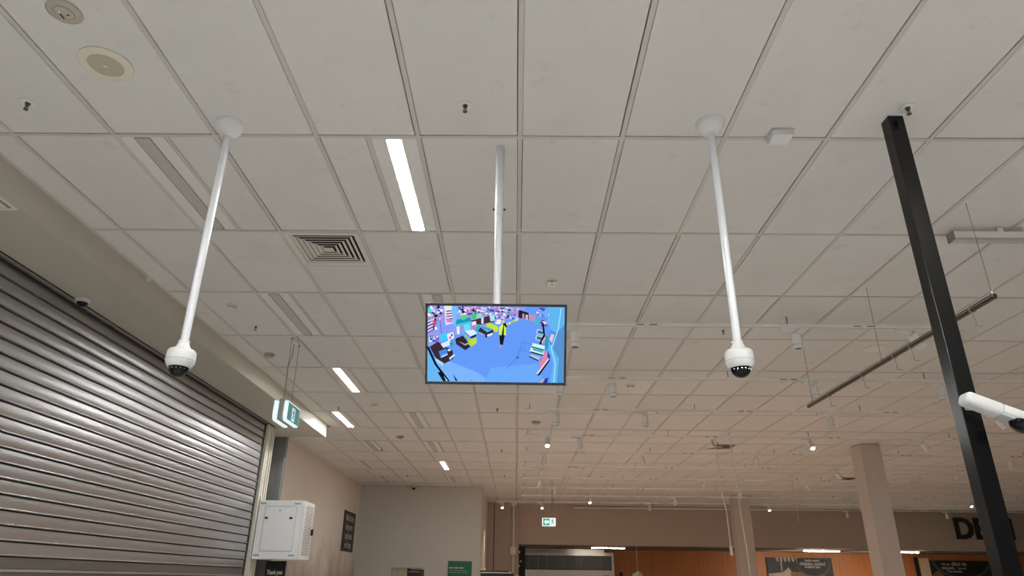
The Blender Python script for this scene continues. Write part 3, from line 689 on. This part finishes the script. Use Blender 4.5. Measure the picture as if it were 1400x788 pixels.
# ================================================================== EXIT SIGNS
def running_man(mtx, m, parent, s=1.0):
    b = MB()
    def q(*pts): b.prism([(x*s, y*s) for x, y in pts], 0, .0015, 'z')
    q(*[(.012+.011*math.cos(R(a)), .058+.011*math.sin(R(a))) for a in range(0, 360, 40)])
    q((-.018, .040), (.008, .046), (.016, .010), (-.004, .004)); q((.008, .046), (.034, .026), (.030, .018), (.004, .034)); q((-.018, .040), (-.036, .018), (-.029, .013), (-.012, .030))
    q((.016, .010), (.030, -.016), (.026, -.046), (.016, -.046), (.018, -.016), (0, .004)); q((-.004, .004), (-.014, -.020), (-.040, -.030), (-.036, -.040), (-.004, -.030), (.008, .004))
    return b.xf(mtx).build('pictogram', m, parent)
def arrow(mtx, m, parent, s=1.0):
    b = MB(); b.prism([(x*s, y*s) for x, y in ((-.045, 0), (0, .045), (0, .022), (.045, .022), (.045, -.022), (0, -.022), (0, -.045))], 0, .0015, 'z')
    return b.xf(mtx).build('arrow', m, parent)
# near one, hung edge-on with a lit face either side
ex = thing('exit_sign', 'hanging double-faced green exit sign beside the beige bulkhead, seen from its end', 'exit sign', (-2.44, 7.16, 3.14))
ya, yb_, za, zb_ = 6.955, 7.375, 3.135, 3.345
MB().bevbox(-2.466, -2.414, ya+.004, yb_-.004, za+.012, zb_+.022, .006).build('body', M['exit_body'], ex)
def plate(x0, x1):
    pts = [(ya, zb_), (ya-.006, za+.075), (ya+.004, za+.030), (ya+.03, za+.004), (yb_-.03, za+.004), (yb_-.004, za+.03), (yb_+.002, za+.075), (yb_, zb_)]
    return MB().prism(pts, x0, x1, 'x')
plate(-2.512, -2.478).build('left_diffuser', M['exit_white'], ex)
rp = plate(-2.402, -2.368).build('right_diffuser', M['exit_white'], ex)
MB().box(-2.3675, -2.366, ya+.018, yb_-.012, za+.022, zb_-.012).build('green_panel', M['exit_dim'], rp)
fm = Matrix.Translation((-2.366, 7.16, 3.235)) @ Matrix.Rotation(R(90), 4, 'Z') @ Matrix.Rotation(R(90), 4, 'X')
b_ = MB().box(-.05, .05, -.065, .07, 0, .001); b_.xf(fm).build('pictogram_field', M['exit_pict'], rp)
running_man(fm @ Matrix.Translation((0, -.004, .001)), M['exit_dim'], rp, 1.05)
for y, zt in ((7.00, 3.367), (7.26, 3.367)):
    MB().tube([(-2.44, y, CZ-.004), (-2.44, y+.003, 3.7), (-2.44, y, zt-.004)], .0022, 6).build('suspension_wire', M['wire'], ex)
    MB().lathe([(.007, CZ), (.006, CZ-.012), (.003, CZ-.02)], (-2.44, y, 0), 10).build('wire_anchor', M['brass_dark'], ex)
MB().tube([(-2.425, 7.06, CZ-.05), (-2.432, 7.055, 3.86), (-2.448, 7.02, 3.72), (-2.440, 7.01, 3.62), (-2.436, 7.005, 3.45), (-2.44, 7.02, 3.36)], .005, 8).build('power_cable', M['cam_grey'], ex, 60)
MB().bevbox(-2.455, -2.385, 7.03, 7.10, CZ-.055, CZ, .01).build('ceiling_socket', M['plastic'], ex)
# far one, facing the camera
ex2 = thing('exit_sign', 'small far green exit sign with a left arrow, hanging before the deli bulkhead', 'exit sign', (.826, 18.0, 2.92))
MB().bevbox(.655, .995, 18.0, 18.05, 2.905, 3.105, .012).build('body', M['exit_white'], ex2)
MB().box(.680, .845, 17.996, 18.0, 2.925, 3.085).build('green_panel', M['exit_green'], ex2)
MB().box(.848, .975, 17.996, 18.0, 2.925, 3.085).build('white_panel', M['exit_white'], ex2)
arrow(face_neg_y(.762, 17.9955, 3.005), M['exit_white'], ex2, 1.45)
running_man(face_neg_y(.912, 17.9955, 3.0), M['exit_green'], ex2, 1.15)
for x in (.70, .93): MB().tube([(x, 18.02, CZ-.004), (x, 18.02, 3.10)], .003, 6).build('suspension_wire', M['wire'], ex2)
MB().tube([(.90, 18.02, CZ-.004), (.91, 18.02, 3.5), (.88, 18.02, 3.3), (.90, 18.02, 3.1)], .005, 6).build('power_cable', M['wire'], ex2)

# ================================================================== LIGHTING TRACKS AND SPOTLIGHTS
TZ = 3.945
TRK = [6.24, 8.14, 9.84, 11.74, 13.42, 15.22, 17.08, 18.94, 20.74, 22.54, 24.30]
for i, y in enumerate(TRK):
    x0 = .17 if i not in (9,) else -.6
    if i == 0: x0 = .20
    x1 = 4.25 if i == 0 else min(.80*(.92*y+.95)+.6, 21)
    if i == 10: x0, x1 = 2.0, 18.5
    if y > 24.1: y = y
    yy = y
    lab = ('white lighting track nearest the camera, running behind the television to the black post' if i == 0 else
           'white lighting track, last one, close against the deli bulkhead' if i == 10 else
           f'white lighting track under the ceiling, {ORD[i]} one counted from the camera')
    t = thing('lighting_track', lab, 'light track', (x0, yy, TZ), 'white lighting tracks on the ceiling')
    rot = DELI_A*.55 if i >= 8 else 0.0
    MB().box(x0, x1, yy-.017, yy+.017, TZ-.016, TZ+.016).build('rail', M['track'], t)
    MB().box(x0, x1, yy-.006, yy+.006, TZ-.0165, TZ-.0155).build('groove', M['rack_line'], t)
    n = 0; x = x0+.02
    while x < x1:
        MB().box(x-.003, x+.003, yy-.003, yy+.003, TZ+.016, CZ-.002).build('hanger', M['brass_dark'], t); x += 2.4
    x = x0+.95
    while x < x1-.3:
        MB().box(x, x+.075, yy-.0185, yy-.017, TZ-.006, TZ+.004).build('joint_mark', M['rack_line'], t)
        MB().box(x+.13, x+.205, yy-.0185, yy-.017, TZ-.006, TZ+.004).build('joint_mark', M['rack_line'], t); x += 2.1
    MB().bevbox(x0-.02, x0+.10, yy-.020, yy+.020, TZ-.020, TZ+.018, .003).build('end_feed', M['track'], t)
def spot_proto(kind, tilt_axis, tilt):
    """hangs from z=0 (underside of the track)"""
    t = thing('track_spotlight', '', 'spotlight', (0, 0, 0))
    MB().bevbox(-.13, .05, -.016, .016, -.036, 0, .004).build('adapter', M['lamp'], t)
    MB().lathe([(.010, -.034), (.010, -.060)], (.012, 0, 0), 12).build('swivel', M['lamp'], t, 40)
    m4 = Matrix.Translation((.012, 0, -.066)) @ Matrix.Rotation(tilt, 4, tilt_axis)
    b = MB().lathe([(.030, .006), (.045, .000), (.046, -.006), (.046, -.128), (.044, -.150), (.0385, -.150), (.0375, -.138)], seg=24).xf(m4).build('lamp_body', M['lamp'], t, 40)
    MB().lathe([(.0375, -.140), (.02, -.1405)], seg=20).xf(m4).build('lamp_lens', M['spot_on'] if kind == 'on' else M['spot_off'], b, 40)
    MB().lathe([(.0465, -.108), (.0465, -.111)], seg=24).xf(m4).build('body_seam', M['rack_line'], b, 40)
    return t
protos = {}
spots = [[(.555, ''), (2.69, ''), (3.80, 'R')], [(.52, ''), (1.17, ''), (3.62, ''), (5.156, '')], [(.574, ''), (1.858, ''), (4.533, ''), (6.934, 'R')],
         [(.521, 'C'), (1.06, 'r'), (4.991, 'C'), (6.893, 'R')], [(.556, 'L'), (2.421, 'r'), (4.617, ''), (9.49, '')], [(.547, 'L'), (1.443, 'r'), (6.94, 'R'), (9.54, 'L')],
         [(.574, 'L'), (4.548, ''), (6.987, 'R')], [(1.02, ''), (5.992, 'L')], [(2.14, 'C'), (4.627, ''), (13.15, 'C')], [(-.431, 'C'), (.821, 'C'), (4.212, ''), (7.951, 'C')], [(11.213, ''), (14.569, '')]]
TL = {'': ('X', 0.0), 'R': ('Y', R(-35)), 'r': ('Y', R(-14)), 'L': ('Y', R(16)), 'C': ('X', R(-38))}
special = {(0, 0): 'white cylinder spotlight on the nearest track, beside the right edge of the television',
           (0, 1): 'white cylinder spotlight on the nearest track, right of the right pole camera',
           (0, 2): 'white spotlight on the nearest track, tilted sharply, left of the black post',
           (1, 3): 'white cylinder spotlight on the second track, half hidden behind the black post',
           (3, 0): 'glowing spotlight on the fourth track, below the television right corner',
           (3, 2): 'glowing spotlight on the fourth track, left of the nearer beige column',
           (9, 0): 'glowing far spotlight above the recessed wall, leftmost of the glowing ones',
           (9, 1): 'glowing far spotlight just above left of the far exit sign',
           (9, 3): 'glowing far spotlight right of the farther beige column',
           (8, 0): 'glowing far spotlight above the left part of the deli bulkhead',
           (8, 2): 'glowing far spotlight above the DELI letters at the black post'}
for i, row in enumerate(spots):
    for k, (x, tl) in enumerate(row):
        lab = special.get((i, k), f'white spotlight on the {ORD[i]} track from the camera, {ORD[k]} along from the left')
        if i == 10 and (i, k) not in special:
            lab = {0: 'white spotlight on the last track, left of the nearer beige column', 1: 'white spotlight on the last track, left of the DELI letters'}[k]
        if tl not in protos:
            protos[tl] = p = spot_proto('on' if tl == 'C' else 'off', *TL[tl]); p['label'] = lab; p['group'] = 'track spotlights'
        else: p = dup(protos[tl], (0, 0, 0), lab, 'track spotlights')
        p.location = (x-.012, TRK[i], TZ-.016)
        if 2 <= i < 10 and (i, k) != (9, 0):
            ld = bpy.data.lights.new('spot_beam', 'SPOT'); ld.energy = SPOT_W*(1.0 if i < 8 else .8); ld.color = WARM; ld.spot_size = R(80); ld.spot_blend = .6; ld.shadow_soft_size = .04
            lo = bpy.data.objects.new('spot_beam', ld); COL.objects.link(lo); lo.parent = p
            ax, an = TL[tl]
            lm = Matrix.Translation((.012, 0, -.066)) @ Matrix.Rotation(an*.6, 4, ax) @ Matrix.Translation((0, 0, -.165))
            lo.matrix_local = lm

# ================================================================== HANGING RAIL, BATTEN, CORDS
hr = thing('hanging_rail', 'dark bronze hanging rail on thin wires, crossing behind the black post', 'rail', (3.05, 5.5, 3.355))
RZ = 3.355
MB().bevbox(3.034, 3.064, 4.04, 7.06, RZ-.016, RZ+.016, .004).build('rail_bar', M['rail'], hr)
MB().box(3.028, 3.036, 4.04, 7.06, RZ-.003, RZ+.003).build('rail_lip', M['chrome'], hr)
for y in (4.06, 5.50, 6.95):
    MB().tube([(3.049, y, CZ-.003), (3.049, y, RZ+.01)], .0018, 6).build('suspension_wire', M['wire'], hr)
    MB().lathe([(.006, RZ+.04), (.006, RZ+.014)], (3.049, y, 0), 8).build('wire_clip', M['chrome'], hr)
for y in (4.28, 5.05, 5.30, 5.85, 6.55):
    MB().box(3.030, 3.068, y-.008, y+.008, RZ-.019, RZ+.019).build('hook_clamp', M['chrome'], hr)
    h_ = 3.049
    MB().tube([(h_, y, RZ-.018), (h_, y, RZ-.06), (h_+.004, y-.004, RZ-.085), (h_, y, RZ-.105), (h_+.006, y, RZ-.118), (h_+.03, y-.002, RZ-.121), (h_+.042, y-.002, RZ-.116)], .0026, 6).build('hook', M['chrome'], hr, 60)
bt = thing('batten_light', 'unlit aluminium batten light under the ceiling at the right picture edge', 'batten light', (3.9, 4.42, 3.97))
MB().box(3.14, 5.2, 4.385, 4.455, 3.958, 4.004).build('body', M['lamp'], bt)
MB().box(3.145, 5.2, 4.39, 4.45, 3.938, 3.956).build('diffuser', M['diff_off'], bt)
MB().bevbox(3.134, 3.144, 4.38, 4.46, 3.936, 4.006, .002).build('end_cap', M['rack_line'], bt)
for x in (3.5, 4.6): MB().box(x-.02, x+.02, 4.40, 4.44, 4.004, CZ-.002).build('mount', M['lamp'], bt)
c1 = thing('power_lead', 'white power cord hanging from the ceiling with a socket on its end', 'cord', (3.60, 12.4, CZ))
MB().tube([(3.58, 12.4, CZ), (3.585, 12.4, 3.95), (3.582, 12.4, 3.6), (3.575, 12.38, 3.3), (3.59, 12.38, 3.1), (3.645, 12.4, 2.8), (3.655, 12.42, 2.5), (3.66, 12.42, 2.22)], .009, 8).build('cable', M['cord'], c1, 60)
MB().bevbox(3.636, 3.684, 12.40, 12.445, 2.075, 2.23, .012).build('socket', M['cord'], c1)
fk = MB().tube([(3.52, 12.4, CZ-.02), (3.535, 12.4, CZ-.12), (3.58, 12.4, CZ-.16), (3.612, 12.4, CZ-.14), (3.625, 12.4, CZ-.07)], .007, 6).build('cable_hook', M['brass_dark'], c1)
c2 = thing('power_lead', 'white power cord hanging past the farther beige column, right of the socket cord', 'cord', (3.72, 11.9, CZ))
MB().tube([(3.69, 11.9, CZ), (3.70, 11.9, 3.7), (3.715, 11.9, 3.3), (3.725, 11.9, 2.9), (3.735, 11.9, 2.6), (3.76, 11.9, 2.2), (3.775, 11.9, 1.5), (3.78, 11.9, 1.0)], .009, 8).build('cable', M['cord'], c2, 60)
MB().lathe([(.05, CZ), (.05, CZ-.008), (.02, CZ-.012)], (3.69, 11.9, 0), 20).build('ceiling_rose', M['plastic'], c2, 40)
MB().bevbox(3.755, 3.805, 11.875, 11.925, .86, 1.0, .01).build('socket', M['cord'], c2)
tag(MB().tube([(6.66, 17.0, CZ), (6.67, 17.0, 3.2), (6.68, 17, 3.0)], .006, 6).build('thin_cord', M['cord']), 'thin cord hanging from the ceiling far back, left of the nearer beige column', 'cord')

# ================================================================== NETWORK CABINET AND SIGNS
CX0, CX1, CY0, CY1, CB, CT = -3.826, -3.14, 10.6, 11.13, 1.898, 2.715
nc = thing('network_cabinet', 'white wall mounted steel network cabinet with perforated side, beside the shutter jamb', 'cabinet', ((CX0+CX1)/2, 10.86, CB))
MB().bevbox(CX0, CX1-.03, CY0, CY1, CB, CT, .006).build('body', M['rack'], nc)
sp_ = MB().bevbox(CX0+.105, CX1-.125, CY0-.006, CY0+.004, CB+.115, CT-.095, .003).build('side_panel', M['rack'], nc)
fr = MB(); a, b, c_, d_ = CX0+.10, CX1-.12, CB+.11, CT-.09
fr.box(a, b, CY0-.001, CY0+.001, d_, d_+.005).box(a, b, CY0-.001, CY0+.001, c_-.005, c_).box(a-.004, a, CY0-.001, CY0+.001, c_, d_).box(b, b+.004, CY0-.001, CY0+.001, c_, d_)
fr.build('panel_gap', M['rack_line'], nc)
for x in (CX0+.135, CX1-.185): MB().bevbox(x-.022, x+.022, CY0-.012, CY0-.004, CT-.265, CT-.235, .003).build('latch', M['black_matte'], sp_)
MB().lathe([(.009, 0), (.009, .006)], seg=12).xf(Matrix.Translation((-3.50, CY0-.006, CT-.145)) @ Matrix.Rotation(R(90), 4, 'X')).build('lock', M['black_matte'], sp_)
for x in (CX0+.065, CX1-.115):
    for z in (CT-.045, CB+.052):
        v_ = MB()
        for k in range(8): v_.box(x-.044+k*.011, x-.037+k*.011, CY0-.0015, CY0+.001, z-.012, z+.012)
        v_.build('vent_slots', M['rack_line'], nc)
MB().bevbox(CX1-.028, CX1, CY0+.004, CY1-.004, CB+.004, CT-.004, .005).build('mesh_door', M['rack'], nc)
dr = [o for o in bpy.data.objects if o.name.startswith('mesh_door')][-1]
hb = MB()
for j in range(26):
    for k in range(9):
        y = CY0+.10+k*.041+(0.02 if j % 2 else 0); z = CB+.07+j*.027
        hb.box(CX1-.001, CX1+.0015, y-.012, y+.012, z-.006, z+.006)
ho = hb.build('perforations', M['rack_line'], dr); ho['kind'] = 'stuff'
MB().bevbox(CX1, CX1+.035, CY1-.075, CY1-.045, 2.25, 2.34, .006).build('handle', M['black_matte'], dr)
MB().box(CX0, CX0+.10, CY1, 11.605, CB+.2, CT-.2).build('mounting_arm', M['rack'], nc)

ty = thing('thank_you_sign', 'black freestanding sign board reading Thank you below the white cabinet', 'sign', (-3.59, 11.0, 0))
rt = Matrix.Translation((-3.745, 11.02, 0)) @ Matrix.Rotation(R(-14), 4, 'Z')
MB().bevbox(0, .335, 0, .02, 1.25, 1.882, .003).xf(rt).build('board', M['sign_black'], ty)
lettering('Thank you', .085, rt @ face_neg_y(.165, -.002, 1.725), M['sign_white'], ty, bold=.0015, sx=.72)
MB().box(.155, .185, .02, .05, 0, 1.5).box(.02, .32, -.1, .2, 0, .02).xf(rt).build('stand', M['black_matte'], ty)

ws = thing('wall_sign', 'black wall sign with four lines of white writing on the left wall', 'sign', (WL, 18.5, 2.7))
MB().bevbox(WL, WL+.015, 17.90, 19.17, 2.28, 3.24, .004).build('board', M['sign_black'], ws)
for k, s in enumerate(("Hello & for the", "local growers", "proper fresh", "won't forget")):
    lettering(s, .235, face_pos_x(WL+.017, 18.535, 3.08-k*.215), M['sign_grey'], ws, bold=.003, sx=.62)
t = thing('end_wall_camera', 'tiny white dome camera at the top of the end wall', 'security camera', (-2.83, 19.54, CZ))
MB().lathe([(.075, CZ-.001), (.075, CZ-.05), (.06, CZ-.07)], (-2.83, 19.50, 0), 20).build('base', M['cam_white'], t, 40)
MB().lathe([(.055*math.cos(R(a)), CZ-.065-.05*math.sin(R(a))) for a in (0, 30, 60, 88)], (-2.83, 19.50, 0), 20).build('dome', M['dome'], t, 60)
gs = thing('green_sign', 'green information sign with pale writing on the end wall', 'sign', (-1.48, 19.6, 2.0))
MB().bevbox(-1.80, -1.165, 19.575, 19.598, 1.25, 2.11, .003).build('board', M['green_sign'], gs)
lettering('How to make it today', .058, face_neg_y(-1.765, 19.573, 1.945), M['sign_white'], gs, bold=.0025, align='LEFT', sx=.72)
for k, s in enumerate(('Scan your items and place them in', 'the bag when you have finished with it')):
    lettering(s, .042, face_neg_y(-1.765, 19.573, 1.88-k*.048), M['green_light'], gs, align='LEFT', sx=.80)
lettering('Step 1         Step 2', .05, face_neg_y(-1.765, 19.573, 1.72), M['green_light'], gs, bold=.002, align='LEFT', sx=.95)
ds = thing('display_cabinet', 'weathered timber display cabinet with dark side, standing before the end wall', 'cabinet', (-2.55, 17.4, 0))
MB().box(-2.865, -2.50, 17.0, 17.6, 0, 1.895).build('timber_front', M['timber_grey'], ds)
MB().box(-2.50, -2.18, 17.05, 17.6, 0, 1.86).build('side_bay', M['black_matte'], ds)
MB().bevbox(-2.875, -2.165, 16.98, 17.62, 1.88, 1.905, .004).build('top_board', M['timber_grey'], ds)
MB().box(-2.49, -2.19, 17.035, 17.05, 1.80, 1.825).build('shelf_edge', M['timber_grey'], ds)
ck = thing('black_counter', 'black counter unit with raised top at the recess, bottom edge of picture', 'counter', (-.42, 17.2, 0))
MB().bevbox(-.80, -.045, 16.9, 17.5, 0, 1.80, .01).build('body', M['black_matte'], ck)
MB().bevbox(-.82, -.16, 16.92, 17.48, 1.825, 1.855, .006).build('top_panel', M['black_matte'], ck)
MB().box(-.80, -.10, 16.95, 17.45, 1.80, 1.825).build('steel_strip', M['steel'], ck)
tag(MB().tube([(-.755+.045*math.cos(R(a)), 17.2, 1.858+.045*math.sin(R(a))) for a in range(0, 181, 15)], .010, 8).build('wire_handle', M['white'], None, 60), 'small white looped handle standing on the black counter', 'handle')
pp = thing('service_pipe', 'white vertical service pipe at the left end of the deli bulkhead', 'pipe', (-.085, 23.80, 0))
MB().lathe([(.035, CZ-.002), (.035, 0)], (-.085, 23.80, 0), 16).build('pipe', M['cord'], pp, 60)
MB().lathe([(.12, CZ-.002), (.10, CZ-.08), (.04, CZ-.12)], (-.085, 23.80, 0), 20).build('ceiling_flange', M['cord'], pp, 40)
MB().bevbox(-.175, .005, 23.70, 23.765, 2.42, 2.66, .01).build('switch_box', M['cord'], pp)
pk = MB().bevbox(-.02, .26, 23.5, 23.6, 0, 1.95, .01)
pk.v = [(x, y, z-(x*.45+.1 if z > 1 else 0)) for x, y, z in pk.v]
tag(pk.build('counter_divider', M['cream_post']), 'cream timber end panel with slanted top beside the white service pipe', 'panel')

# ================================================================== DELI
def dthing(name, label, cat, group=None):
    t = thing(name, label, cat, DL, group, DELI_A, local=True); return t
ltr = []
for ch, x in (('D', 15.76), ('E', 16.37), ('L', 17.02), ('I', 17.50)):
    t = dthing('sign_letter', {'D': 'black raised letter D, first of the DELI sign on the bulkhead', 'E': 'black raised letter E of the DELI sign, partly behind the black post', 'L': 'black raised letter L of the DELI sign, hidden behind the black post', 'I': 'black raised letter I, last of the DELI sign, right of the black post'}[ch], 'letter', 'black DELI letters on the bulkhead')
    lettering(ch, .97, face_neg_y(x+.02, -.03, 3.455), M['sign_black'], t, bold=.032, depth=.05, name='letter_face')
# hood
hd = dthing('extraction_hood', 'stainless steel extraction hood with dark filter panels under the deli bulkhead', 'hood')
x0, x1, z0, z1 = .355, 3.98, 1.86, 2.66
MB().box(x0, x1, 3.3, 4.1, z1-.12, z1).build('top_band', M['steel'], hd)
MB().box(x0, x1, 3.25, 4.1, z0-.25, z0+.17).build('lower_band', M['steel'], hd)
MB().box(x0, x0+.09, 3.25, 4.1, z0+.17, z1-.12).build('side_post', M['steel'], hd)
MB().box(x1-.09, x1, 3.25, 4.1, z0+.17, z1-.12).build('side_post', M['steel'], hd)
for k in range(10):
    w = (x1-x0-.18)/10
    MB().box(x0+.09+w*k+.008, x0+.09+w*(k+1)-.008, 3.50, 3.54, z0+.17, z1-.12).build('filter_panel', M['filter'], hd)
MB().box(x0+.09, x1-.09, 3.55, 3.58, z0+.17, z1-.12).build('back_plate', M['steel'], hd)
MB().box(x0+.3, x1-.3, 3.5, 4.0, z1, 2.78).build('duct', M['steel'], hd)
MB().bevbox(x1-.45, x1-.2, 3.235, 3.25, z0-.03, z0+.0, .003).build('red_badge', M['wood'], hd)
for k, (a, b, v) in enumerate(((2.78, 3.36, 1.3), (3.40, 3.98, 1.3), (10.5, 11.82, 1.3), (13.6, 14.80, 1.3))):
    t = dthing('strip_light', ('lit strip light under the deli bulkhead right of the hood, left piece', 'lit strip light under the deli bulkhead right of the hood, right piece', 'lit strip light under the deli bulkhead above the chickens poster', 'lit strip light under the deli bulkhead right of the nearer beige column')[k], 'strip light', 'strip lights under the deli ceiling')
    MB().box(a, b, v-.05, v+.05, 2.745, 2.775).build('housing', M['lamp'], t)
    MB().box(a+.01, b-.01, v-.04, v+.04, 2.722, 2.745).build('tube', M['strip_a' if k < 2 else 'strip_b'], t)
# more strips of the same run above the timber wall, hidden from this view by the bulkhead, post and column
def poster(name, label, a, b, zt, zb):
    t = dthing(name, label, 'poster'); MB().box(a, b, 4.10, 4.13, zb, zt).build('board', M['poster_dark'], t); return t
def flat(t, nm, m, pts, k=1): return MB().prism(pts, 4.10-.002*k, 4.101, 'y').build(nm, m, t)
p1 = poster('deli_poster', 'dark deli poster about chickens cooked in store, left of the nearer beige column', 10.28, 12.95, 2.60, 1.3)
flat(p1, 'photo_cloth', M['poster_cloth'], [(10.3, 2.0), (10.9, 2.06), (11.15, 2.24), (11.3, 2.0), (11.2, 1.3), (10.3, 1.3)], 1)
flat(p1, 'photo_food', M['skin_pink'], [(11.2, 2.08), (11.9, 2.05), (12.9, 1.9), (12.9, 1.3), (11.2, 1.3)], 2)
for k in range(6):
    x = 10.66+k*.16; flat(p1, 'photo_knife', M['poster_cloth'], [(x, 2.6), (x+.12, 2.6), (x+.10, 2.44), (x+.03, 2.46)], 1)
flat(p1, 'photo_pole', M['poster_cloth'], [(10.83, 2.52), (10.89, 2.52), (10.88, 2.1), (10.84, 2.1)], 2)
flat(p1, 'photo_highlight', M['sign_white'], [(11.50, 2.44), (11.64, 2.42), (11.62, 2.36), (11.54, 2.34)], 3)
flat(p1, 'photo_rim', M['leaf'], [(12.17+.68*math.cos(R(a)), 2.36+.46*math.sin(R(a))) for a in range(180, 380, 10)]+[(12.8, 2.58), (11.5, 2.58)], 3)
flat(p1, 'caption_disc', M['sign_black'], [(12.16+.64*math.cos(R(a)), 2.38+.43*math.sin(R(a))) for a in range(180, 361, 10)]+[(12.78, 2.56), (11.55, 2.56)], 4)
for s, z, sz, sx in (('Freshly roasted', 2.50, .11, .85), ('chickens, cooked', 2.38, .185, .82), ('in-store too.', 2.265, .14, .9)):
    lettering(s, sz, face_neg_y(12.13, 4.088, z), M['sign_grey'], p1, bold=.003, sx=sx)
p2 = poster('deli_poster', 'dark deli poster about slicing on request, partly behind the black post', 17.0, 19.7, 2.57, 1.3)
flat(p2, 'photo_rim', M['leaf'], [(18.35+1.22*math.cos(R(a)), 2.56+.66*math.sin(R(a))) for a in range(180, 361, 10)], 1)
flat(p2, 'caption_disc', M['sign_black'], [(18.37+1.14*math.cos(R(a)), 2.57+.60*math.sin(R(a))) for a in range(180, 361, 10)], 2)
flat(p2, 'photo_food', M['skin_pink'], [(17.0, 2.0), (17.3, 2.2), (17.6, 1.95), (17.6, 1.3), (17.0, 1.3)], 2)
for s, z, sz in (('We can', 2.43, .11), ('request.', 2.295, .17), ('Your deli team', 2.16, .10)):
    lettering(s, sz, face_neg_y({'We can': 17.5, 'request.': 17.47, 'Your deli team': 17.70}[s], 4.092, z), M['sign_grey'], p2, bold=.003, align='LEFT')
lettering('slice to', .22, face_neg_y(17.92, 4.092, 2.45), M['sign_grey'], p2, bold=.003, align='LEFT')
lettering('Just ask', .10, face_neg_y(18.18, 4.092, 2.28), M['sign_grey'], p2, bold=.002, align='LEFT')
fp = dthing('cream_divider', 'cream upright divider beside the right deli poster', 'panel')
MB().box(16.62, 16.95, 4.02, 4.16, 0, 2.64).build('board', M['cream_post'], fp)
MB().box(16.42, 16.55, 4.10, 4.165, 0, 2.68).build('dark_strip', M['black_matte'], fp)
hm = thing('hanging_ornament', 'pale blue and white paper ornament hanging on a thread before the timber wall', 'ornament', (4.06, 24.75, 1.96))
MB().tube([(4.09, 24.80, 2.79), (4.09, 24.80, 1.98)], .007, 6).build('thread', M['cord'], hm)
ib = MB().lathe([(.01, 0), (.14, -.10), (.20, -.24), (.12, -.40), (.02, -.46)], (4.12, 24.80, 1.99), 7); ib.build('white_half', M['cord'], hm)
MB().lathe([(.01, 0), (.11, -.08), (.15, -.20), (.09, -.34), (.02, -.40)], (4.00, 24.80, 1.93), 7).build('blue_half', M['blue_ice'], hm)
tag(MB().bevbox(3.97, 4.10, 28.26, 28.33, 1.82, 1.98, .006).build('wall_switch', M['black_matte']), 'small black switch box on the timber wall right of the hood', 'switch')
t = thing('shelf_clutter', 'dark shelf upright with small bright fittings left of the steel hood', 'shelf', (.13, 26.0, 0))
MB().box(.02, .34, 26.0, 26.3, 0, 2.75).build('upright', M['black_matte'], t)
for k in range(5): MB().bevbox(.05+.05*(k % 3), .11+.05*(k % 3), 25.95, 26.0, 1.95+.15*k, 2.01+.15*k, .008).build('fitting', M['chrome' if k % 2 else 'cord'], t)
print('objects', len(bpy.data.objects), 'tiles', n_single)
